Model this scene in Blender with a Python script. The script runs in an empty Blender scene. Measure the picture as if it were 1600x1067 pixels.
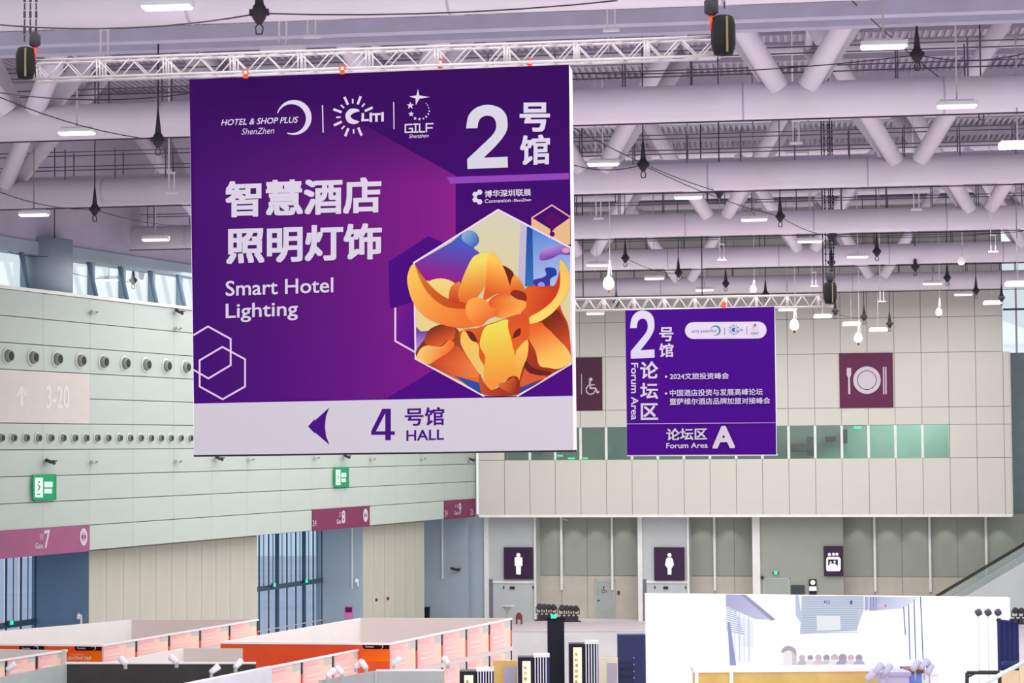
import bpy, math, random
from mathutils import Vector, Matrix
from mathutils.geometry import tessellate_polygon
random.seed(4)
SC = bpy.context.scene; COL = SC.collection
# ---------------------------------------------------------------- camera, world, lights, exposure
F = 3300.0; H = 9.7
PITCH = math.atan(163.0/F); ROLL = math.radians(0.4)
cp, sp = math.cos(PITCH), math.sin(PITCH); ct, st = math.cos(ROLL), math.sin(ROLL)
f0 = Vector((0, cp, sp)); r0 = Vector((1, 0, 0)); u0 = Vector((0, -sp, cp))
CR = r0*ct - u0*st; CU = u0*ct + r0*st; CF = f0
CAM = Vector((0, 0, H))
cam = bpy.data.cameras.new('camera'); camo = bpy.data.objects.new('camera', cam); COL.objects.link(camo)
cam.sensor_width = 36; cam.lens = F/1600*36; cam.clip_start = 0.5; cam.clip_end = 1500
m = Matrix((CR, CU, -CF)).transposed().to_4x4(); m.translation = CAM
camo.matrix_world = m; SC.camera = camo
W = bpy.data.worlds.new('world'); SC.world = W; W.use_nodes = True
W.node_tree.nodes['Background'].inputs[0].default_value = (0.93, 0.97, 1.0, 1)
W.node_tree.nodes['Background'].inputs[1].default_value = 0.95
def area(loc, target, sx, sy, e, col):
    l = bpy.data.lights.new('hall_light', 'AREA'); l.shape = 'RECTANGLE'; l.size = sx; l.size_y = sy; l.energy = e; l.color = col
    o = bpy.data.objects.new('hall_light', l); COL.objects.link(o); o.location = loc
    o.rotation_euler = (Vector(target)-Vector(loc)).to_track_quat('-Z', 'Y').to_euler()
area((8, 40, 17.2), (8, 40, 0), 40, 60, 12500, (1, .97, .95))
area((6, 92, 17.2), (6, 92, 0), 40, 36, 11500, (1, .97, .93))
SC.view_settings.view_transform = 'Standard'; SC.view_settings.look = 'None'
SC.view_settings.gamma = 1; SC.view_settings.use_curve_mapping = False
SC.view_settings.exposure = 0.0

# ---------------------------------------------------------------- projection helpers
def ray(x, y): return CF + CR*((x-800)/F) - CU*((y-533.5)/F)
def PY(x, y, Y):
    d = ray(x, y); return CAM + d*(Y/d.y)
def PZ(x, y, z):
    d = ray(x, y); return CAM + d*((z-H)/d.z)
class Frame:
    """local X = right along the surface, Z = up, Y = away from the viewer"""
    def __init__(s, o, ax):
        s.o = Vector(o); s.x = Vector((ax[0], ax[1], 0)).normalized(); s.z = Vector((0, 0, 1)); s.y = s.z.cross(s.x)
        s.m = Matrix((s.x, s.y, s.z)).transposed().to_4x4(); s.m.translation = s.o
    def l(s, px, py, off=0.0, lift=None):
        d = ray(px, py); t = (s.o + s.y*off - CAM).dot(s.y)/d.dot(s.y); q = CAM + d*t - s.o
        return Vector((q.dot(s.x), off if lift is None else off-lift, q.z))
    def X(s, px, off=0.0, py=700): return s.l(px, py, off).x
    def Zz(s, px, py, off=0.0): return s.l(px, py, off).z
    def w(s, v): return s.m @ Vector(v)
# ---------------------------------------------------------------- materials
def lin(c):
    return tuple(((v/255)/12.92 if v/255 <= .04045 else (((v/255)+.055)/1.055)**2.4) for v in c)
MATS = {}
def mat(name, rgb, rough=.6, metal=0, noise=.04, scale=1.5, emit=0, bump=0, stretch=None):
    if name in MATS: return MATS[name]
    m = bpy.data.materials.new(name); m.use_nodes = True; nt = m.node_tree; b = nt.nodes['Principled BSDF']
    c = lin(rgb); b.inputs['Roughness'].default_value = rough; b.inputs['Metallic'].default_value = metal
    b.inputs['Specular IOR Level'].default_value = .3
    tc = nt.nodes.new('ShaderNodeTexCoord'); mp = nt.nodes.new('ShaderNodeMapping'); n = nt.nodes.new('ShaderNodeTexNoise')
    if stretch: mp.inputs['Scale'].default_value = stretch
    n.inputs['Scale'].default_value = scale; n.inputs['Detail'].default_value = 3
    r = nt.nodes.new('ShaderNodeValToRGB')
    r.color_ramp.elements[0].position = .3; r.color_ramp.elements[1].position = .7
    r.color_ramp.elements[0].color = tuple(v*(1-noise*2) for v in c)+(1,); r.color_ramp.elements[1].color = tuple(min(1, v*(1+noise)) for v in c)+(1,)
    nt.links.new(tc.outputs['Object'], mp.inputs[0]); nt.links.new(mp.outputs[0], n.inputs['Vector']); nt.links.new(n.outputs['Fac'], r.inputs[0])
    nt.links.new(r.outputs[0], b.inputs['Base Color'])
    if emit:
        nt.links.new(r.outputs[0], b.inputs['Emission Color']); b.inputs['Emission Strength'].default_value = emit
    MATS[name] = m; return m
def print_mat(name, emit=0, rough=.55, k=.74):
    m = bpy.data.materials.new(name); m.use_nodes = True; nt = m.node_tree; b = nt.nodes['Principled BSDF']
    a = nt.nodes.new('ShaderNodeAttribute'); a.attribute_name = 'ink'
    b.inputs['Roughness'].default_value = rough; b.inputs['Specular IOR Level'].default_value = .05
    if emit:
        b.inputs['Base Color'].default_value = (.02, .02, .02, 1)
        nt.links.new(a.outputs['Color'], b.inputs['Emission Color']); b.inputs['Emission Strength'].default_value = emit
    else:
        v = nt.nodes.new('ShaderNodeVectorMath'); v.operation = 'SCALE'; v.inputs['Scale'].default_value = k
        nt.links.new(a.outputs['Color'], v.inputs[0]); nt.links.new(v.outputs[0], b.inputs['Base Color'])
    return m
def glass_mat(name, tint, gloss=.12):
    m = bpy.data.materials.new(name); m.use_nodes = True; nt = m.node_tree; nt.nodes.remove(nt.nodes['Principled BSDF'])
    t = nt.nodes.new('ShaderNodeBsdfTransparent'); t.inputs[0].default_value = tuple(v**.5 for v in lin(tint))+(1,)
    g = nt.nodes.new('ShaderNodeBsdfGlossy'); g.inputs['Roughness'].default_value = .03
    x = nt.nodes.new('ShaderNodeMixShader'); x.inputs[0].default_value = gloss
    nt.links.new(t.outputs[0], x.inputs[1]); nt.links.new(g.outputs[0], x.inputs[2]); nt.links.new(x.outputs[0], nt.nodes['Material Output'].inputs[0])
    return m
PRINT = print_mat('printed_fabric'); BPRINT = print_mat('booth_print', k=1.0); LIT = print_mat('backlit_print', 1.0); SCREEN = print_mat('led_screen', 1.0)
M_steel = mat('lavender_white_steel', (236, 228, 238), .45, noise=.03, scale=.6)
M_deck = mat('grey_roof_deck', (190, 184, 200), .5, .1)
M_beam = mat('grey_purlin', (186, 182, 198), .6)
M_rail = mat('dark_rail', (116, 114, 128), .6)
M_cat = mat('catwalk_grey', (190, 188, 208), .6)
M_wallL = mat('pale_green_grey_panel', (178, 190, 183), .45, noise=.03, scale=.35, stretch=(.6, 1, 2))
M_wallP = mat('pinkish_panel', (198, 192, 188), .5, noise=.02)
M_joint = mat('dark_joint', (110, 118, 112), .8)
M_block = mat('warm_grey_panel', (198, 197, 188), .5, noise=.02, scale=.3)
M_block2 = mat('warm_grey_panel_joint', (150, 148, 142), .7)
M_trim = mat('white_trim', (228, 230, 226), .5)
M_beige = mat('beige_wall', (180, 181, 166), .6, noise=.03, scale=.5, stretch=(3, 3, .3))
M_blue = mat('daylight_tinted_metal_panel', (112, 138, 164), .35, noise=.05, scale=.4)
M_blue2 = mat('pale_blue_grey_panel', (165, 182, 192), .4, noise=.04, scale=.4)
M_low = mat('grey_lower_wall', (152, 158, 148), .6, noise=.03, scale=.5)
M_low2 = mat('light_grey_portal', (186, 193, 194), .5, noise=.02)
M_floor = mat('hall_floor', (222, 211, 220), .45, noise=.05, scale=.2)
M_alu = mat('aluminium_truss', (205, 198, 200), .35, .35)
M_black = mat('black_cloth', (22, 20, 22), .8)
M_dark = mat('dark_metal', (52, 48, 56), .6)
M_wht = mat('white_lamp_housing', (235, 232, 235), .4)
M_glow = mat('lamp_glow', (255, 255, 255), .5, noise=0, emit=2.6)
M_off = mat('unlit_diffuser', (225, 222, 228), .5)
M_orange = mat('orange_strap', (225, 84, 50), .7)
M_booth = mat('white_booth_board', (248, 245, 243), .5, noise=.01)
M_booth2 = mat('pale_pink_booth_board', (226, 213, 209), .5, noise=.01)
M_bdark = mat('charcoal_booth_wall', (62, 60, 58), .7, noise=.08)
M_red = mat('orange_red_fascia', (232, 82, 40), .5)
M_gr = mat('grey_counter', (178, 182, 182), .5)
M_navy = mat('navy_cabinet', (44, 52, 96), .5)
M_nblk = mat('blue_black_column', (14, 16, 34), .5)
M_sign = mat('plum_sign', (88, 24, 66), .5, noise=.02)
M_yel = mat('warm_yellow_board', (226, 190, 112), .5, noise=.08)
M_green = mat('green_led', (40, 220, 150), .5, emit=1.6, noise=0)
M_mull = mat('dark_teal_mullion', (62, 84, 98), .4)
M_wire = mat('steel_cable', (70, 64, 72), .6)
M_brown = mat('brown_plastic', (110, 66, 50), .6)
M_int = mat('corridor_wall', (150, 170, 165), .6)
G_blue = glass_mat('blue_tinted_glass', (196, 222, 248), .06); G_green = glass_mat('green_tinted_glass', (195, 222, 208), .1); G_clear = glass_mat('clear_glass', (235, 245, 250), .06)
G_esc = glass_mat('pale_green_balustrade_glass', (205, 225, 212), .15)
# ---------------------------------------------------------------- mesh helpers
class MB:
    def __init__(s): s.v = []; s.f = []; s.sm = []
    def box(s, a, b, R=None, o=(0, 0, 0)):
        n = len(s.v); o = Vector(o)
        for z in (a[2], b[2]):
            for x, y in ((a[0], a[1]), (b[0], a[1]), (b[0], b[1]), (a[0], b[1])):
                q = Vector((x, y, z)); s.v.append((R @ q if R else q)+o)
        for f in ((0, 3, 2, 1), (4, 5, 6, 7), (0, 1, 5, 4), (1, 2, 6, 5), (2, 3, 7, 6), (3, 0, 4, 7)):
            s.f.append([n+i for i in f]); s.sm.append(False)
        return s
    def tube(s, a, b, r, r2=None, n=8, caps=True):
        a = Vector(a); b = Vector(b); r2 = r if r2 is None else r2; d = (b-a).normalized()
        u = d.orthogonal().normalized(); w = d.cross(u); k = len(s.v)
        for p, q in ((a, r), (b, r2)):
            for i in range(n):
                t = 2*math.pi*i/n; s.v.append(p+u*(q*math.cos(t))+w*(q*math.sin(t)))
        for i in range(n):
            s.f.append([k+i, k+(i+1) % n, k+n+(i+1) % n, k+n+i]); s.sm.append(True)
        if caps:
            s.f.append([k+i for i in range(n)][::-1]); s.f.append([k+n+i for i in range(n)]); s.sm += [False, False]
        return s
    def path(s, pts, r, n=6):
        for a, b in zip(pts, pts[1:]): s.tube(a, b, r, n=n)
        return s
    def lathe(s, prof, c=(0, 0, 0), R=None, n=16):
        """profile (radius, z) turned about local z"""
        k = len(s.v); c = Vector(c)
        for r, z in prof:
            for i in range(n):
                t = 2*math.pi*i/n; q = Vector((r*math.cos(t), r*math.sin(t), z)); s.v.append((R @ q if R else q)+c)
        for j in range(len(prof)-1):
            for i in range(n):
                s.f.append([k+j*n+i, k+j*n+(i+1) % n, k+(j+1)*n+(i+1) % n, k+(j+1)*n+i]); s.sm.append(True)
        s.f.append([k+i for i in range(n)][::-1]); s.f.append([k+(len(prof)-1)*n+i for i in range(n)]); s.sm += [False, False]
        return s
    def prism(s, pts, y0, y1):
        """outline in local xz, extruded along y"""
        n = len(pts); k = len(s.v)
        for y in (y0, y1):
            for p in pts: s.v.append(Vector((p[0], y, p[1])))
        tri = tessellate_polygon([[Vector((p[0], p[1], 0)) for p in pts]])
        for t in tri:
            s.f.append([k+i for i in t]); s.f.append([k+n+i for i in t][::-1]); s.sm += [False, False]
        for i in range(n): s.f.append([k+i, k+(i+1) % n, k+n+(i+1) % n, k+n+i]); s.sm.append(False)
        return s
    def mesh(s, name, mt):
        me = bpy.data.meshes.new(name); me.from_pydata([tuple(v) for v in s.v], [], s.f)
        me.polygons.foreach_set('use_smooth', s.sm); me.materials.append(mt); me.update(); return me
def link(o, parent=None, mw=None):
    COL.objects.link(o)
    if parent is not None: o.parent = parent
    if mw is not None: o.matrix_local = mw
    return o
def part(name, mb, mt, parent=None, loc=None, label=None, kind=None):
    me = mb if isinstance(mb, bpy.types.Mesh) else mb.mesh(name, mt)
    o = bpy.data.objects.new(name, me); link(o, parent)
    if loc is not None: o.location = loc
    if label: o['label'] = label
    if kind: o['kind'] = kind
    return o
def tag(o, label, cat, group=None):
    o['label'] = label; o['category'] = cat
    if group: o['group'] = group
    return o
def empty(name, mw, label=None, cat=None, group=None, kind=None):
    o = bpy.data.objects.new(name, None); COL.objects.link(o)
    o.matrix_world = mw if isinstance(mw, Matrix) else Matrix.Translation(mw)
    if label: tag(o, label, cat, group)
    if kind: o['kind'] = kind
    return o
def copy_tree(o, parent=None):
    c = o.copy(); COL.objects.link(c)
    if parent is not None: c.parent = parent
    for ch in o.children: copy_tree(ch, c)
    return c
def struct(name, mb, mt, label, parent=None, mw=None):
    o = part(name, mb, mt, parent)
    if mw is not None: o.matrix_world = mw
    o['kind'] = 'structure'; o['label'] = label; return o
BOXC = {}
def boxmesh(name, w, d, h, mt):
    """box with its origin at the lower left front corner"""
    k = (name, round(w, 2), round(d, 3), round(h, 2), mt.name)
    if k not in BOXC: BOXC[k] = MB().box((0, 0, 0), (w, d, h)).mesh(name, mt)
    return BOXC[k]
ORD = ['first', 'second', 'third', 'fourth', 'fifth', 'sixth', 'seventh', 'eighth', 'ninth', 'tenth', 'eleventh', 'twelfth', 'thirteenth', 'fourteenth', 'fifteenth', 'sixteenth', 'seventeenth', 'eighteenth', 'nineteenth', 'twentieth']
# ---------------------------------------------------------------- flat print (ink) helpers
WHT = (214, 206, 222)
class Ink:
    """flat printed artwork on a Frame; colours are per-vertex ink; points in photo pixels through an optional zoom map"""
    def __init__(s, fr, off=0.0, base=.004, step=.0008): s.fr = fr; s.off = off; s.lift = base; s.step = step; s.v = []; s.f = []; s.c = []; s.z = None
    def zoom(s, x0, y0, k): s.z = (x0, y0, k); return s
    def px(s, p): return (p[0]/s.z[2]+s.z[0], p[1]/s.z[2]+s.z[1]) if s.z else (p[0], p[1])
    def emit(s, loops, tris, col):
        k = len(s.v); pts = [p for l in loops for p in l]
        for p in pts:
            q = s.fr.l(p[0], p[1], s.off); s.v.append((q.x, s.off-s.lift, q.z))
            s.c.append(lin(col(p) if callable(col) else col)+(1,))
        for t in tris: s.f.append([k+i for i in t])
        s.lift += s.step
    def poly(s, pts, col, holes=()):
        """col: rgb, or (rgbA, pA, rgbB, pB) linear gradient between two points"""
        L = [[s.px(p) for p in l] for l in [pts]+list(holes)]
        if len(col) == 4:
            a, pa, b, pb = col; pa = s.px(pa); pb = s.px(pb); dx = pb[0]-pa[0]; dy = pb[1]-pa[1]; q = dx*dx+dy*dy
            def cf(p):
                t = min(1, max(0, ((p[0]-pa[0])*dx+(p[1]-pa[1])*dy)/q)); return tuple(a[i]+(b[i]-a[i])*t for i in range(3))
            c = cf
        else: c = col
        tr = tessellate_polygon([[Vector((p[0], p[1], 0)) for p in l] for l in L]); s.emit(L, tr, c); return s
    def blob(s, pts, col, n=5):
        """smooth closed outline; a point with a third member is a corner"""
        out = []; N = len(pts)
        for i in range(N):
            p0, p1, p2, p3 = (pts[(i+j-1) % N] for j in range(4))
            if len(p1) > 2: p0 = p1
            if len(p2) > 2: p3 = p2
            for k in range(n):
                t = k/n
                out.append(tuple(.5*((2*p1[a])+(-p0[a]+p2[a])*t+(2*p0[a]-5*p1[a]+4*p2[a]-p3[a])*t*t+(-p0[a]+3*p1[a]-3*p2[a]+p3[a])*t*t*t) for a in (0, 1)))
        return s.poly(out, col)
    def disc(s, c, r, col, n=24, ry=None, a0=0, a1=360):
        ry = ry or r; full = a1-a0 >= 360
        P = [(c[0]+r*math.cos(math.radians(a0+(a1-a0)*i/n)), c[1]-ry*math.sin(math.radians(a0+(a1-a0)*i/n))) for i in range(n+(0 if full else 1))]
        if not full: P.append(c)
        return s.poly(P, col)
    def line(s, pts, w, col, closed=False):
        P = list(pts)+([pts[0]] if closed else [])
        for a, b in zip(P, P[1:]):
            dx, dy = b[0]-a[0], b[1]-a[1]; q = math.hypot(dx, dy) or 1; nx, ny = -dy/q*w/2, dx/q*w/2; ex, ey = dx/q*w*.3, dy/q*w*.3
            s.poly([(a[0]+nx-ex, a[1]+ny-ey), (b[0]+nx+ex, b[1]+ny+ey), (b[0]-nx+ex, b[1]-ny+ey), (a[0]-nx-ex, a[1]-ny-ey)], col)
        return s
    def text(s, t, p0, p1, h, col, bold=.0, shear=0, rot=False):
        """ink box of the words: lower-left p0, lower-right p1, height h (photo pixels through the zoom)"""
        V, T = glyphs(t, bold)
        cjk = True
        if cjk and bold > 0:
            V0, T0 = glyphs(t, 0); V = []; T = []; r = bold*(1.15 if any(ord(ch) > 0x2e00 for ch in t) else .8)
            for i in range(9):
                dx, dy = (i % 3-1)*r*.8, (i//3-1)*r*.72; k = len(V)
                V += [(v[0]+dx, v[1]+dy, i) for v in V0]; T += [tuple(j+k for j in x) for x in T0]
        x0 = min(v[0] for v in V); x1 = max(v[0] for v in V); y0 = min(v[1] for v in V); y1 = max(v[1] for v in V)
        sh = shear
        L = []
        for v in V:
            a = (v[0]-x0)/(x1-x0); b = (v[1]-y0)/(y1-y0)
            if rot: q = (p0[0]+h*b, p0[1]+(p1[1]-p0[1])*a)
            else: q = (p0[0]+(p1[0]-p0[0]-sh*h)*a+sh*h*b, p0[1]+(p1[1]-p0[1])*a-h*b)
            L.append(s.px(q))
        k = len(s.v); s.emit([L], T, col)
        if cjk and bold > 0:
            for i, v in enumerate(V): q = s.v[k+i]; s.v[k+i] = (q[0], q[1]-v[2]*.00002, q[2])
            s.lift += .0002
        return s
    def cut(s, name, parent, mt=None, label=None):
        o = s.build(name, parent, mt, label); s.v = []; s.f = []; s.c = []; return o
    def build(s, name, parent, mt=None, label=None):
        me = bpy.data.meshes.new(name); me.from_pydata(s.v, [], s.f)
        a = me.color_attributes.new('ink', 'FLOAT_COLOR', 'POINT')
        a.data.foreach_set('color', [x for c in s.c for x in c]); me.materials.append(mt or PRINT)
        # face the viewer
        o = bpy.data.objects.new(name, me); link(o, parent)
        if label: o['label'] = label
        return o
GC = {}
def glyphs(t, bold):
    if (t, bold) in GC: return GC[(t, bold)]
    c = bpy.data.curves.new('words', 'FONT'); c.body = t; c.resolution_u = 3; c.offset = bold; c.fill_mode = 'FRONT'
    o = bpy.data.objects.new('words', c); me = o.to_mesh()
    me.calc_loop_triangles()
    V = [tuple(v.co) for v in me.vertices]; T = [tuple(x.vertices) for x in me.loop_triangles]
    o.to_mesh_clear(); bpy.data.objects.remove(o); bpy.data.curves.remove(c)
    GC[(t, bold)] = (V, T); return V, T
def star(c, r, n=5, rot=-90, q=.42):
    return [(c[0]+(r if i % 2 == 0 else r*q)*math.cos(math.radians(rot+180*i/n)), c[1]+(r if i % 2 == 0 else r*q)*math.sin(math.radians(rot+180*i/n))) for i in range(2*n)]
def crescent(c, r, k=1):
    P = [(c[0]+r*math.cos(math.radians(a)), c[1]-r*math.sin(math.radians(a))) for a in range(165, -116, -8)]
    c2 = (c[0]-r*.15, c[1]+r*.07); r2 = r*.83
    P += [(c2[0]+r2*math.cos(math.radians(a)), c2[1]-r2*math.sin(math.radians(a))) for a in range(-105, 161, 8)]
    return P
TWO = [(642, 467, 1), (725, 465, 1), (733, 418), (755, 388), (795, 375), (835, 386), (857, 420), (858, 470), (835, 512), (790, 558), (650, 690, 1), (652, 762, 1), (945, 750, 1), (943, 672, 1), (770, 680, 1), (840, 612), (900, 545), (936, 485), (943, 430), (930, 365), (880, 315), (795, 296), (715, 318), (660, 375)]
def two(ink, x0, y0, x1, y1, col):
    ink.z = None
    ink.blob([((p[0]-642)/303*(x1-x0)+x0, (p[1]-295)/467*(y1-y0)+y0)+tuple(p[2:]) for p in TWO], col)

# ================================================================ THE SETTING
dC = (CR*((-25200-800)/F) - CU*((1050-533.5)/F) + CF); dC = -dC.normalized()      # direction of the roof beams (towards the right)
FL = Frame(PY(745, 805, 118), (1287/F, 1)); FL.o.z = 0; FL.m.translation = FL.o     # left wall
b = math.radians(10.3)
FB = Frame(PY(749, 806, 117.5), (math.cos(b), -math.sin(b))); FB.o.z = 0; FB.m.translation = FB.o  # upper back block
struct('floor', MB().box((-90, -20, -.3), (90, 190, 0)), M_floor, 'pale lavender grey exhibition hall floor')

# ---- roof deck: ribbed sheet
ZD = H+13.9; mb = MB()
cx = Vector((dC.x, dC.y, 0)).normalized(); cy = Vector((-cx.y, cx.x, 0))
R_c = Matrix((cx, cy, Vector((0, 0, 1)))).transposed()
def wall_y(xp):      # where the left wall line crosses x = xp in the roof's own axes
    p = FL.o+FL.y*1.2; px_, py_ = p.dot(cx), p.dot(cy); dx_, dy_ = FL.x.dot(cx), FL.x.dot(cy); return py_+dy_*(xp-px_)/dx_
def wall_x(yp):
    p = FL.o+FL.y*.95; px_, py_ = p.dot(cx), p.dot(cy); dx_, dy_ = FL.x.dot(cx), FL.x.dot(cy); return px_+dx_*(yp-py_)/dy_
for i in range(-45*4, 45*4):
    y1 = min(132, wall_y(i*.25) if i*.25 < FL.o.dot(cx) else 132)
    if y1 > 27: mb.box((i*.25, 26, .12), (i*.25+.11, y1, .27)).box((i*.25, 26, .25), (i*.25+.25, y1, .4))
o = struct('ceiling', mb, M_deck, 'ribbed grey metal roof deck above the trusses'); o.matrix_world = Matrix.Translation((0, 0, ZD)) @ R_c.to_4x4()
bm_ = None
for i in range(21):
    y = 31+i*4.87
    x0 = max(-42, wall_x(y)) if y < FL.o.dot(cy) else wall_x(FL.o.dot(cy)); q = part('purlin', boxmesh('purlin', 42-x0, .14, .35, M_beam), M_beam, o); q.location = (x0, y, -.36)

# ---- left wall
LZ0, LP = 5.8, .97
wl = empty('wall_left', FL.m, kind='structure'); wl['label'] = 'long panelled side wall in pale green grey on the left'
xa = FL.X(-60)-14; part('wall_core', MB().box((xa, .035, LZ0), (0, .8, LZ0+10*LP)), M_joint, wl)
s67, s140 = FL.X(67), FL.X(140); pit = s140-s67
cols = [s140+pit*k for k in range(-9, 30)]
cols = [c for c in cols if c < -.4 and c > xa-pit]+[-.02]
for r in range(10):
    for a, c in zip(cols, cols[1:]):
        z = LZ0+r*LP
        if r in (5, 6) and c <= s140+.01: continue
        part('wall_panel', boxmesh('wall_panel', c-a-.012, .035, LP-.035, M_wallL), M_wallL, wl, (a+.006, 0, z+.018))
for a, c in zip(cols, cols[1:]):
    if c <= s140+.01: part('wall_panel', boxmesh('wall_panel', c-a, .035, 2*LP-.035, M_wallP), M_wallP, wl, (a, 0, LZ0+5*LP+.018), 'pale pinkish printed wall panel')
ik = Ink(FL); ik.zoom(0, 480, 3.9525); c = (244, 240, 240)
ik.line([(133, 610), (133, 500)], 16, c).line([(108, 545), (133, 490), (160, 545)], 14, c)
ik.text('3-20', (285, 625), (428, 625), 140, c, .02).text('二三', (210, 618), (262, 618), 55, (234, 230, 230), .0)
ik.build('wall_lettering', wl, label='faded white arrow and 3-20 lettering')
part('wall_cap', MB().box((xa, -.08, LZ0+10*LP), (0, .8, LZ0+10*LP+.12)), M_trim, wl)
# lower left wall
OL = .8
xs = {k: FL.X(k, OL, 900) for k in (-60, 139, 402, 567, 663)}
def depth_at(px, xl):     # local y where the view ray through px crosses local x = xl
    d = ray(px, 850); dl = Vector((d.dot(FL.x), d.dot(FL.y))); c0 = CAM-FL.o; cl = Vector((c0.dot(FL.x), c0.dot(FL.y)))
    t = (xl-cl.x)/dl.x; return cl.y+dl.y*t
d7, d8 = depth_at(50, xs[139]), depth_at(498, xs[567])
wl2 = empty('wall_left_lower', FL.m, kind='structure'); wl2['label'] = 'recessed beige lower part of the left wall between the gates'
for a, c in ((xs[139], xs[402]), (xs[567], xs[663])):
    part('wall_core', MB().box((a+.03, OL+.05, 0), (c, max(d7, d8), LZ0)), M_beige, wl2)
    n = max(2, round((c-a)/1.25)); w = (c-a)/n
    for i in range(n): part('wall_panel', boxmesh('wall_panel', w-.025, .05, LZ0-.1, M_beige), M_beige, wl2, (a+i*w+.012, OL, 0))
xl0 = FL.X(-25, OL, 900); part('wall_core', MB().box((xa, OL, 0), (xl0, d7, LZ0)), M_beige, wl2)
for px, x, dd in ((139, xs[139], d7), (567, xs[567], d8)):
    part('reveal_panel', MB().box((x, OL+.02, 0), (x+.03, dd, LZ0)), M_blue if px == 139 else M_blue2, wl2, label='daylight blue metal reveal beside the gate glazing')  # blue is the tint of daylight, put into the reveals' base colour
part('reveal_panel', MB().box((-.35, OL-.4, 0), (-.3, 4.6, LZ0)), M_blue2, wl2, label='blue grey end wall beyond the last gate')
part('vertical_trim', MB().box((-.44, 1.9, 2.3), (-.35, 1.96, LZ0)), M_trim, wl2)
part('vertical_trim', MB().box((xs[567]-.06, OL+.55, 2.6), (xs[567], OL+.6, LZ0)), M_trim, wl2)
part('soffit', MB().box((xa, OL, LZ0), (0, max(d7, d8)+.3, LZ0+.1)), M_blue2, wl2)
part('back_core', MB().box((xs[663], 4.6, 0), (0, 4.9, LZ0)), M_blue2, wl2)
# gate glazing (window_1 at gate 7, window_2 at gate 8)
def glazing(name, x0, x1, dd, heavy, label, zt):
    e = empty(name, FL.m, kind='structure'); e['label'] = label
    zh = zt
    n = max(3, round((x1-x0)/.95)); w = (x1-x0)/n
    for i in range(n+1):
        hv = (i % heavy == 0)
        part('mullion', boxmesh('mullion', .16 if hv else .06, .14 if hv else .06, LZ0, M_mull), M_mull, e, (x0+i*w-(.08 if hv else .04), dd-.2, 0))
        if i < n:
            part('pane', boxmesh('pane', w-.1, .03, LZ0-zh-.15, G_blue), G_blue, e, (x0+i*w+.05, dd-.1, zh+.12))
            part('pane', boxmesh('pane', w-.1, .03, zh-.1, G_blue), G_blue, e, (x0+i*w+.05, dd-.1, 0))
            part('vertical_fin', boxmesh('vertical_fin', .03, .03, LZ0-zh-.15, M_mull), M_mull, e, (x0+i*w+w/2, dd-.16, zh+.12))
    part('transom', MB().box((x0, dd-.24, zh-.1), (x1, dd-.06, zh+.12)), M_mull, e)
    part('push_bar', MB().box((x0, dd-.26, 1.0), (x1, dd-.22, 1.05)), M_alu, e)
    part('threshold', MB().box((x0, dd-.2, 0), (x1, dd, .08)), M_mull, e)
    return e
z7 = FL.Zz(20, 975, d7); z8 = FL.Zz(440, 915, d8)
glazing('window_1', FL.X(-25, OL, 900), xs[139], d7, 4, 'tall blue tinted gate glazing under the Gate 7 sign', z7)
glazing('window_2', FL.X(385, d8), xs[567], d8, 3, 'tall blue tinted gate glazing under the Gate 8 sign', z8)
for i, (px, py, nm) in enumerate(((18, 973, 'seventh'), (429, 914, 'eighth, left'), (479, 908, 'eighth, right'))):
    dd = d7 if i == 0 else d8; q = FL.l(px, py, dd-.4)
    o = empty('exit_light', FL.m @ Matrix.Translation(q), 'small green exit light on the glazing of the '+nm+' gate', 'exit light')
    part('housing', MB().box((-.2, 0, -.09), (.2, .08, .09)), M_mull, o); part('lamp', MB().box((-.09, -.02, -.07), (.09, 0, .08)), M_green, o)
# clerestory above the left wall
ZC0, ZC1 = LZ0+10*LP, LZ0+10*LP+1.55
cl = empty('window_3', FL.m @ Matrix.Translation((0, 1.2, 0)), kind='structure'); cl['label'] = 'bright clerestory window band above the left wall'
part('sill', MB().box((xa-8, -.5, ZC0-.2), (0, .2, ZC0)), M_trim, cl)
n = int((-xa+8)/2.3)
for i in range(n):
    x = xa-8+i*2.3
    part('pane', boxmesh('pane', 2.2, .03, ZC1-ZC0, G_clear), G_clear, cl, (x+.05, .1, ZC0))
    part('post', MB().box((x-.09, -.05, ZC0), (x+.09, .2, ZC1)), M_blue2, cl)
    part('brace', MB().tube((x-.7, -.25, ZC1), (x-.05, -.25, ZC0), .1, n=6), M_blue, cl)
part('head_beam', MB().box((xa-8, -.3, ZC1), (0, .4, ZC1+.5)), M_blue2, cl)
# closing wall above the clerestory, up to the roof deck
struct('wall_left_top', MB().box((xa-8, 1.0, ZC1+.5), (0, 1.4, ZD+.4)), M_beam, 'dim grey gable wall above the clerestory', mw=FL.m)
q = PZ(112, 455, ZC0)
o = struct('trim_1', MB().tube((0, 0, -.1), (0, 0, 2.2), .95, n=24), M_blue2, 'thick pale round column rising behind the left wall top'); o.location = FL.w((FL.X(112), 1.1, ZC0))

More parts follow.
